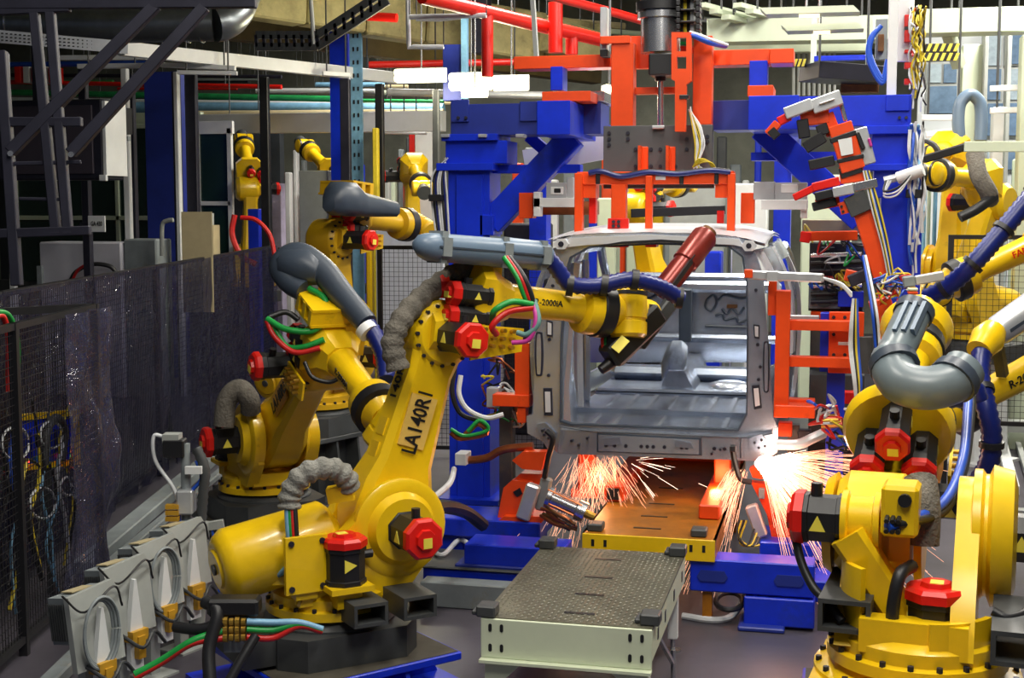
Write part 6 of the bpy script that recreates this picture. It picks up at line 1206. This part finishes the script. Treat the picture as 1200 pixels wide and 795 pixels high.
# boxes and machinery seen over / through the body
for i, (x0, y0, x1, Y, m_, lab) in enumerate(((797, 292, 812, 17.5, WHT, 'white cabinet door seen through the windscreen opening'), (826, 295, 845, 17.6, BLU, 'blue cabinet seen through the windscreen opening'), (858, 290, 872, 17.2, GRY, 'grey grille seen through the windscreen opening'), (785, 218, 850, 18.4, PGR, 'pale machine cabinet behind the gripper legs'), (690, 330, 900, 19, GRY, 'long grey machine bench beyond the car body'), (590, 262, 640, 15.2, DRK, 'dark machine cover under the grey clamp unit'), (700, 232, 722, 18.6, GWH, 'greenish white cabinet behind the gripper drop leg'), (858, 215, 900, 17.9, WHT, 'white cabinet between the gripper and the blue brace'), (940, 205, 1000, 18.2, GWH, 'greenish white machine housing behind the tool post'))): one('machine_cabinet', rest(x0, y0, x1, Y, .4, .02), m_, lab, 'cabinet')
hung('dark_tube', PY(740, 250, 14.2), PY(850, 246, 14.2), .09, .09, CBK, 'dark cross tube behind the gripper legs', 'tube')
# ------------------------------------------------------------------ welding sparks
SPK = emis('hot_spark', (1, .5, .3), 1.5); SPW = emis('white_hot_spark', (1, .8, .62), 3)
def sparks(label, o, n, a0, a1, l0, l1, seed, spread=.3, start=.05, m=SPK, r=.0013, m2=None, jit=.02):
    random.seed(seed); mb = MB(); o = V(o)
    for _ in range(n):
        a = rad(random.uniform(a0, a1)); dy = random.uniform(-spread, spread); d = V((math.cos(a), dy, math.sin(a))).normalized()
        oo = o + V((random.uniform(-jit, jit), random.uniform(-jit, jit), random.uniform(-jit, jit) * .3))
        s0 = start + random.random() ** 2 * l1 * .8; L = random.uniform(l0, l1) * .35; g_ = random.uniform(.05, .35)
        ps = [oo + d * (s0 + L * t) + V((0, 0, -g_ * (s0 + L * t) ** 2)) for t in (0, .5, 1)]
        rr = r * random.uniform(.5, 1.2); up = V((.3, -.9, .3))
        for i in range(2):
            q = (ps[i + 1] - ps[i]).normalized(); s_ = q.cross(up).normalized() * rr; u_ = q.cross(s_).normalized() * rr
            mb.add([ps[i] + s_, ps[i] - s_ * .5 + u_, ps[i] - s_ * .5 - u_, ps[i + 1] + s_, ps[i + 1] - s_ * .5 + u_, ps[i + 1] - s_ * .5 - u_], [(0, 1, 4, 3), (1, 2, 5, 4), (2, 0, 3, 5)])
    return solo('weld_sparks', mb, m, label, 'sparks', kind='stuff', smooth=0)
sparks('fan of orange sparks flying from the weld at the sparking right clamp', PY(893, 540, 9.15), 800, -75, 14, .25, 1.15, 1)
sparks('white-hot sparks at the core of the right weld', PY(890, 541, 9.15), 420, -70, 20, .05, .3, 2, start=.0, m=SPW, r=.002)
sparks('orange sparks falling from the weld under the left sill of the car body', PY(697, 532, 9.5), 360, -128, -45, .15, .75, 3, r=.001, jit=.16)
sparks('orange sparks falling over the ochre table rail', PY(868, 545, 9.3), 260, -128, -100, .2, 1.0, 6, r=.0011, jit=.06)
sparks('few white sparks flying over the ochre table', PY(735, 540, 9.7), 18, -60, 25, .2, .6, 7, m=SPW, r=.0012)
one('weld_flash', MB().lathe(PY(897, 544, 9.1) - V((.07, 0, 0)), PY(897, 544, 9.1) + V((.07, 0, 0)), [(0, .01), (.2, .045), (.5, .06), (.8, .045), (1, .01)], 14), emis('weld_flash_glow', (1, .9, .8), 12), 'white-hot weld flash at the corner of the car body', 'weld flash')
for p, e, c_ in ((PY(910, 552, 8.95), 5, (1, .62, .42)), (PY(700, 560, 9.5), 4, (1, .5, .22)), (PY(840, 565, 9.6), 4, (1, .45, .15))):
    l = bpy.data.lights.new('weld_light', 'POINT'); l.energy = e; l.color = c_; l.shadow_soft_size = .05; o = bpy.data.objects.new('weld_light', l); COL.objects.link(o); o.location = p
# ------------------------------------------------------------------ loose hoses, cable loops and far-hall clutter
for i, (pts, r_, m_, lab) in enumerate((
    ([D(500, 598, 8.3), D(520, 594, 8.6), D(545, 600, 9.0), D(566, 616, 9.2)], .045, CBK, 'thick black hose running from robot LA140R1 to the blue base'),
    ([D(498, 590, 8.4), D(515, 578, 8.8), D(528, 565, 9.2), D(532, 550, 9.5)], .02, CWH, 'white cable climbing from robot LA140R1 to the blue column'),
    ([PZ(855 + 16 * math.cos(a), 705 + 10 * math.sin(a), .12) for a in [k * .6 for k in range(12)]], .018, CBK, 'black cable loop on the floor under the right blue rail'),
    ([PZ(800, 722, .02), PZ(835, 727, .02), PZ(858, 722, .03), PZ(872, 700, .12), PZ(878, 688, .25)], .022, CWH, 'white cable pair bending up to the right blue rail'),
    ([PZ(505 + 45 * t_, 642 + 9 * math.sin(6 * t_), .23) for t_ in [k / 10 for k in range(11)]], .018, CWH, 'white cable lying on the blue rail by robot LA140R1'),
    ([D(545, 510, 9.4), D(560, 497, 9.4), D(570, 508, 9.4), D(540, 514, 9.4), D(528, 507, 9.4)], .02, COP, 'copper-coloured hose loop on the left blue column'),
    ([D(548, 506, 9.38), D(562, 493, 9.38), D(572, 504, 9.38), D(545, 511, 9.38), D(528, 503, 9.38)], .014, CGR, 'green hose loop on the left blue column'),
    ([D(540, 440, 9.4), D(538, 462, 9.4), D(548, 480, 9.4), D(570, 490, 9.4), D(590, 486, 9.4)], .018, CWH, 'white cable bending along the left blue column'),
    ([D(533, 430, 9.45), D(530, 460, 9.45), D(540, 485, 9.45), D(565, 494, 9.45)], .018, CBK, 'black cable bending along the left blue column'),
    ([D(275, 252, 18), D(272, 275, 18), D(283, 300, 18), D(300, 310, 18)], .04, CRE, 'red hose hanging behind the fence top'),
    ([D(282, 255, 18), D(300, 258, 18), D(316, 275, 18), D(322, 300, 18)], .03, CRE, 'red hose looping beside the blue bin'))):
    solo('loose_hose', MB().tube(pts, r_, 8, 5), m_, lab, 'hose')
# cables draped over the side machine and E-frame
random.seed(31)
sw = thing('wire_tangle', 'tangle of coloured wires on the dark side machine', 'wires', PY(985, 300, 10.7))
for k in range(16):
    c = (random.uniform(955, 1010), random.uniform(262, 340)); hose(sw, [PY(c[0] + random.uniform(-16, 16), c[1] + random.uniform(-14, 14), 10.7 + random.uniform(-.1, .05)) for _ in range(5)], .008, random.choice((CYE, CWH, CBK, CBK, CRE, HBR, CGR)), 'wire', n=5, sm=4)
lw = thing('wire_tangle', 'tangle of wires beside the orange angle clamp at the sliding-door side', 'wires', PY(590, 430, 9.9))
for k in range(16):
    c = (random.uniform(575, 605), random.uniform(420, 500)); hose(lw, [PY(c[0] + random.uniform(-14, 14), c[1] + random.uniform(-14, 14), 9.9 + random.uniform(-.1, .05)) for _ in range(5)], .008, random.choice((CYE, CWH, CBK, COP, CRE, CGR)), 'wire', n=5, sm=4)
fw_ = thing('wire_tangle', 'tangle of brown and black hoses under the left sill amid sparks', 'wires', PY(655, 615, 9.1))
for k in range(12): hose(fw_, [PY(635 + random.uniform(-5, 10), 595 + k, 9.15), PY(655 + random.uniform(-8, 8), 605 + k, 9.1), PY(672 + random.uniform(-5, 8), 615 + k * .6, 9.1)], .012, random.choice((COP, CBK, RUS, BRS)), 'hose', n=6)
rw = thing('wire_tangle', 'tangle of white and yellow wires left of the large robot motors', 'wires', PY(970, 500, 9.0))
for k in range(12):
    c = (random.uniform(955, 1000), random.uniform(470, 520)); hose(rw, [PY(c[0] + random.uniform(-16, 16), c[1] + random.uniform(-14, 14), 8.9 + random.uniform(-.1, .05)) for _ in range(5)], .009, random.choice((CYE, CWH, CWH, CBK, HBR, CRE)), 'wire', n=5, sm=4)
# distant pipes and machine boxes in the far hall
PIPC = ((ALU, 'aluminium'), (DRK, 'dark'), (GPI, 'green'), (BPI, 'pale blue'), (CDB, 'tan'), (RED, 'red'), (WHT, 'white'), (GWH, 'greenish white'))
for k in range(20):
    x = random.uniform(20, 420); y = 92 + 2.4 * k; L = random.uniform(60, 140); Y = 23.7 + .09 * k; m_, cn = PIPC[k % 8]
    o = one('far_pipe', MB().cyl(PY(x, y, Y), PY(x + L, y, Y), random.uniform(.02, .05), n=8), m_, 'thin %s distant pipe in the rack above the far machines' % cn, 'pipe', 'distant pipes above the far machines'); rods(o, (PY(x + 8, y, Y), PY(x + L - 8, y, Y)), 7.45, .006)
def far_row(xs, ys, Ys, cols, where, w=(.5, .92), t=.15):
    n = len(xs) - 1
    for k in range(n):
        x0, x1 = xs[k], xs[k] + (xs[k + 1] - xs[k]) * random.uniform(*w); m_, cn = random.choice(cols)
        o = one('far_machine', rest(x0, random.uniform(*ys), x1, Ys + .22 * (k % 3), t, .02), m_, '%s distant machine housing %s' % (cn, where), 'machine', 'distant machine housings ' + where)
COLS = ((WHT, 'white'), (GWH, 'greenish white'), (PGR, 'pale grey'), (YEL, 'yellow'), (GRY, 'grey'), (BLU, 'blue'), (ORA, 'orange'), (DGR, 'dark grey'))
random.seed(3)
far_row([276 + 9.5 * k for k in range(26)], (155, 225), 24.4, COLS, 'under the white crane beam')
far_row([600 + 15 * k for k in range(21)], (130, 215), 22.0, COLS, 'beyond the portal frame')
far_row([1082 + 7 * k for k in range(17)], (140, 250), 17.5, COLS[:3] + ((ALU, 'aluminium'), (BPI, 'pale blue')), 'behind the right-hand robots', t=.1)
for k in range(12):
    x = 430 + 48 * k; Y = 23 + .3 * (k % 4); y = 22 + 11 * (k % 4)
    o = one('roof_pipe', MB().cyl(PY(x, y, Y), PY(x + 110, y + 9, Y + .8), (.03, .06, .045)[k % 3], n=8), PIPC[(k * 3) % 8][0], '%s pipe hung under the roof beyond the portal frame' % PIPC[(k * 3) % 8][1], 'pipe', 'pipes hung under the roof')
    rods(o, [PY(x + 10, y + 1, Y)], 7.4)
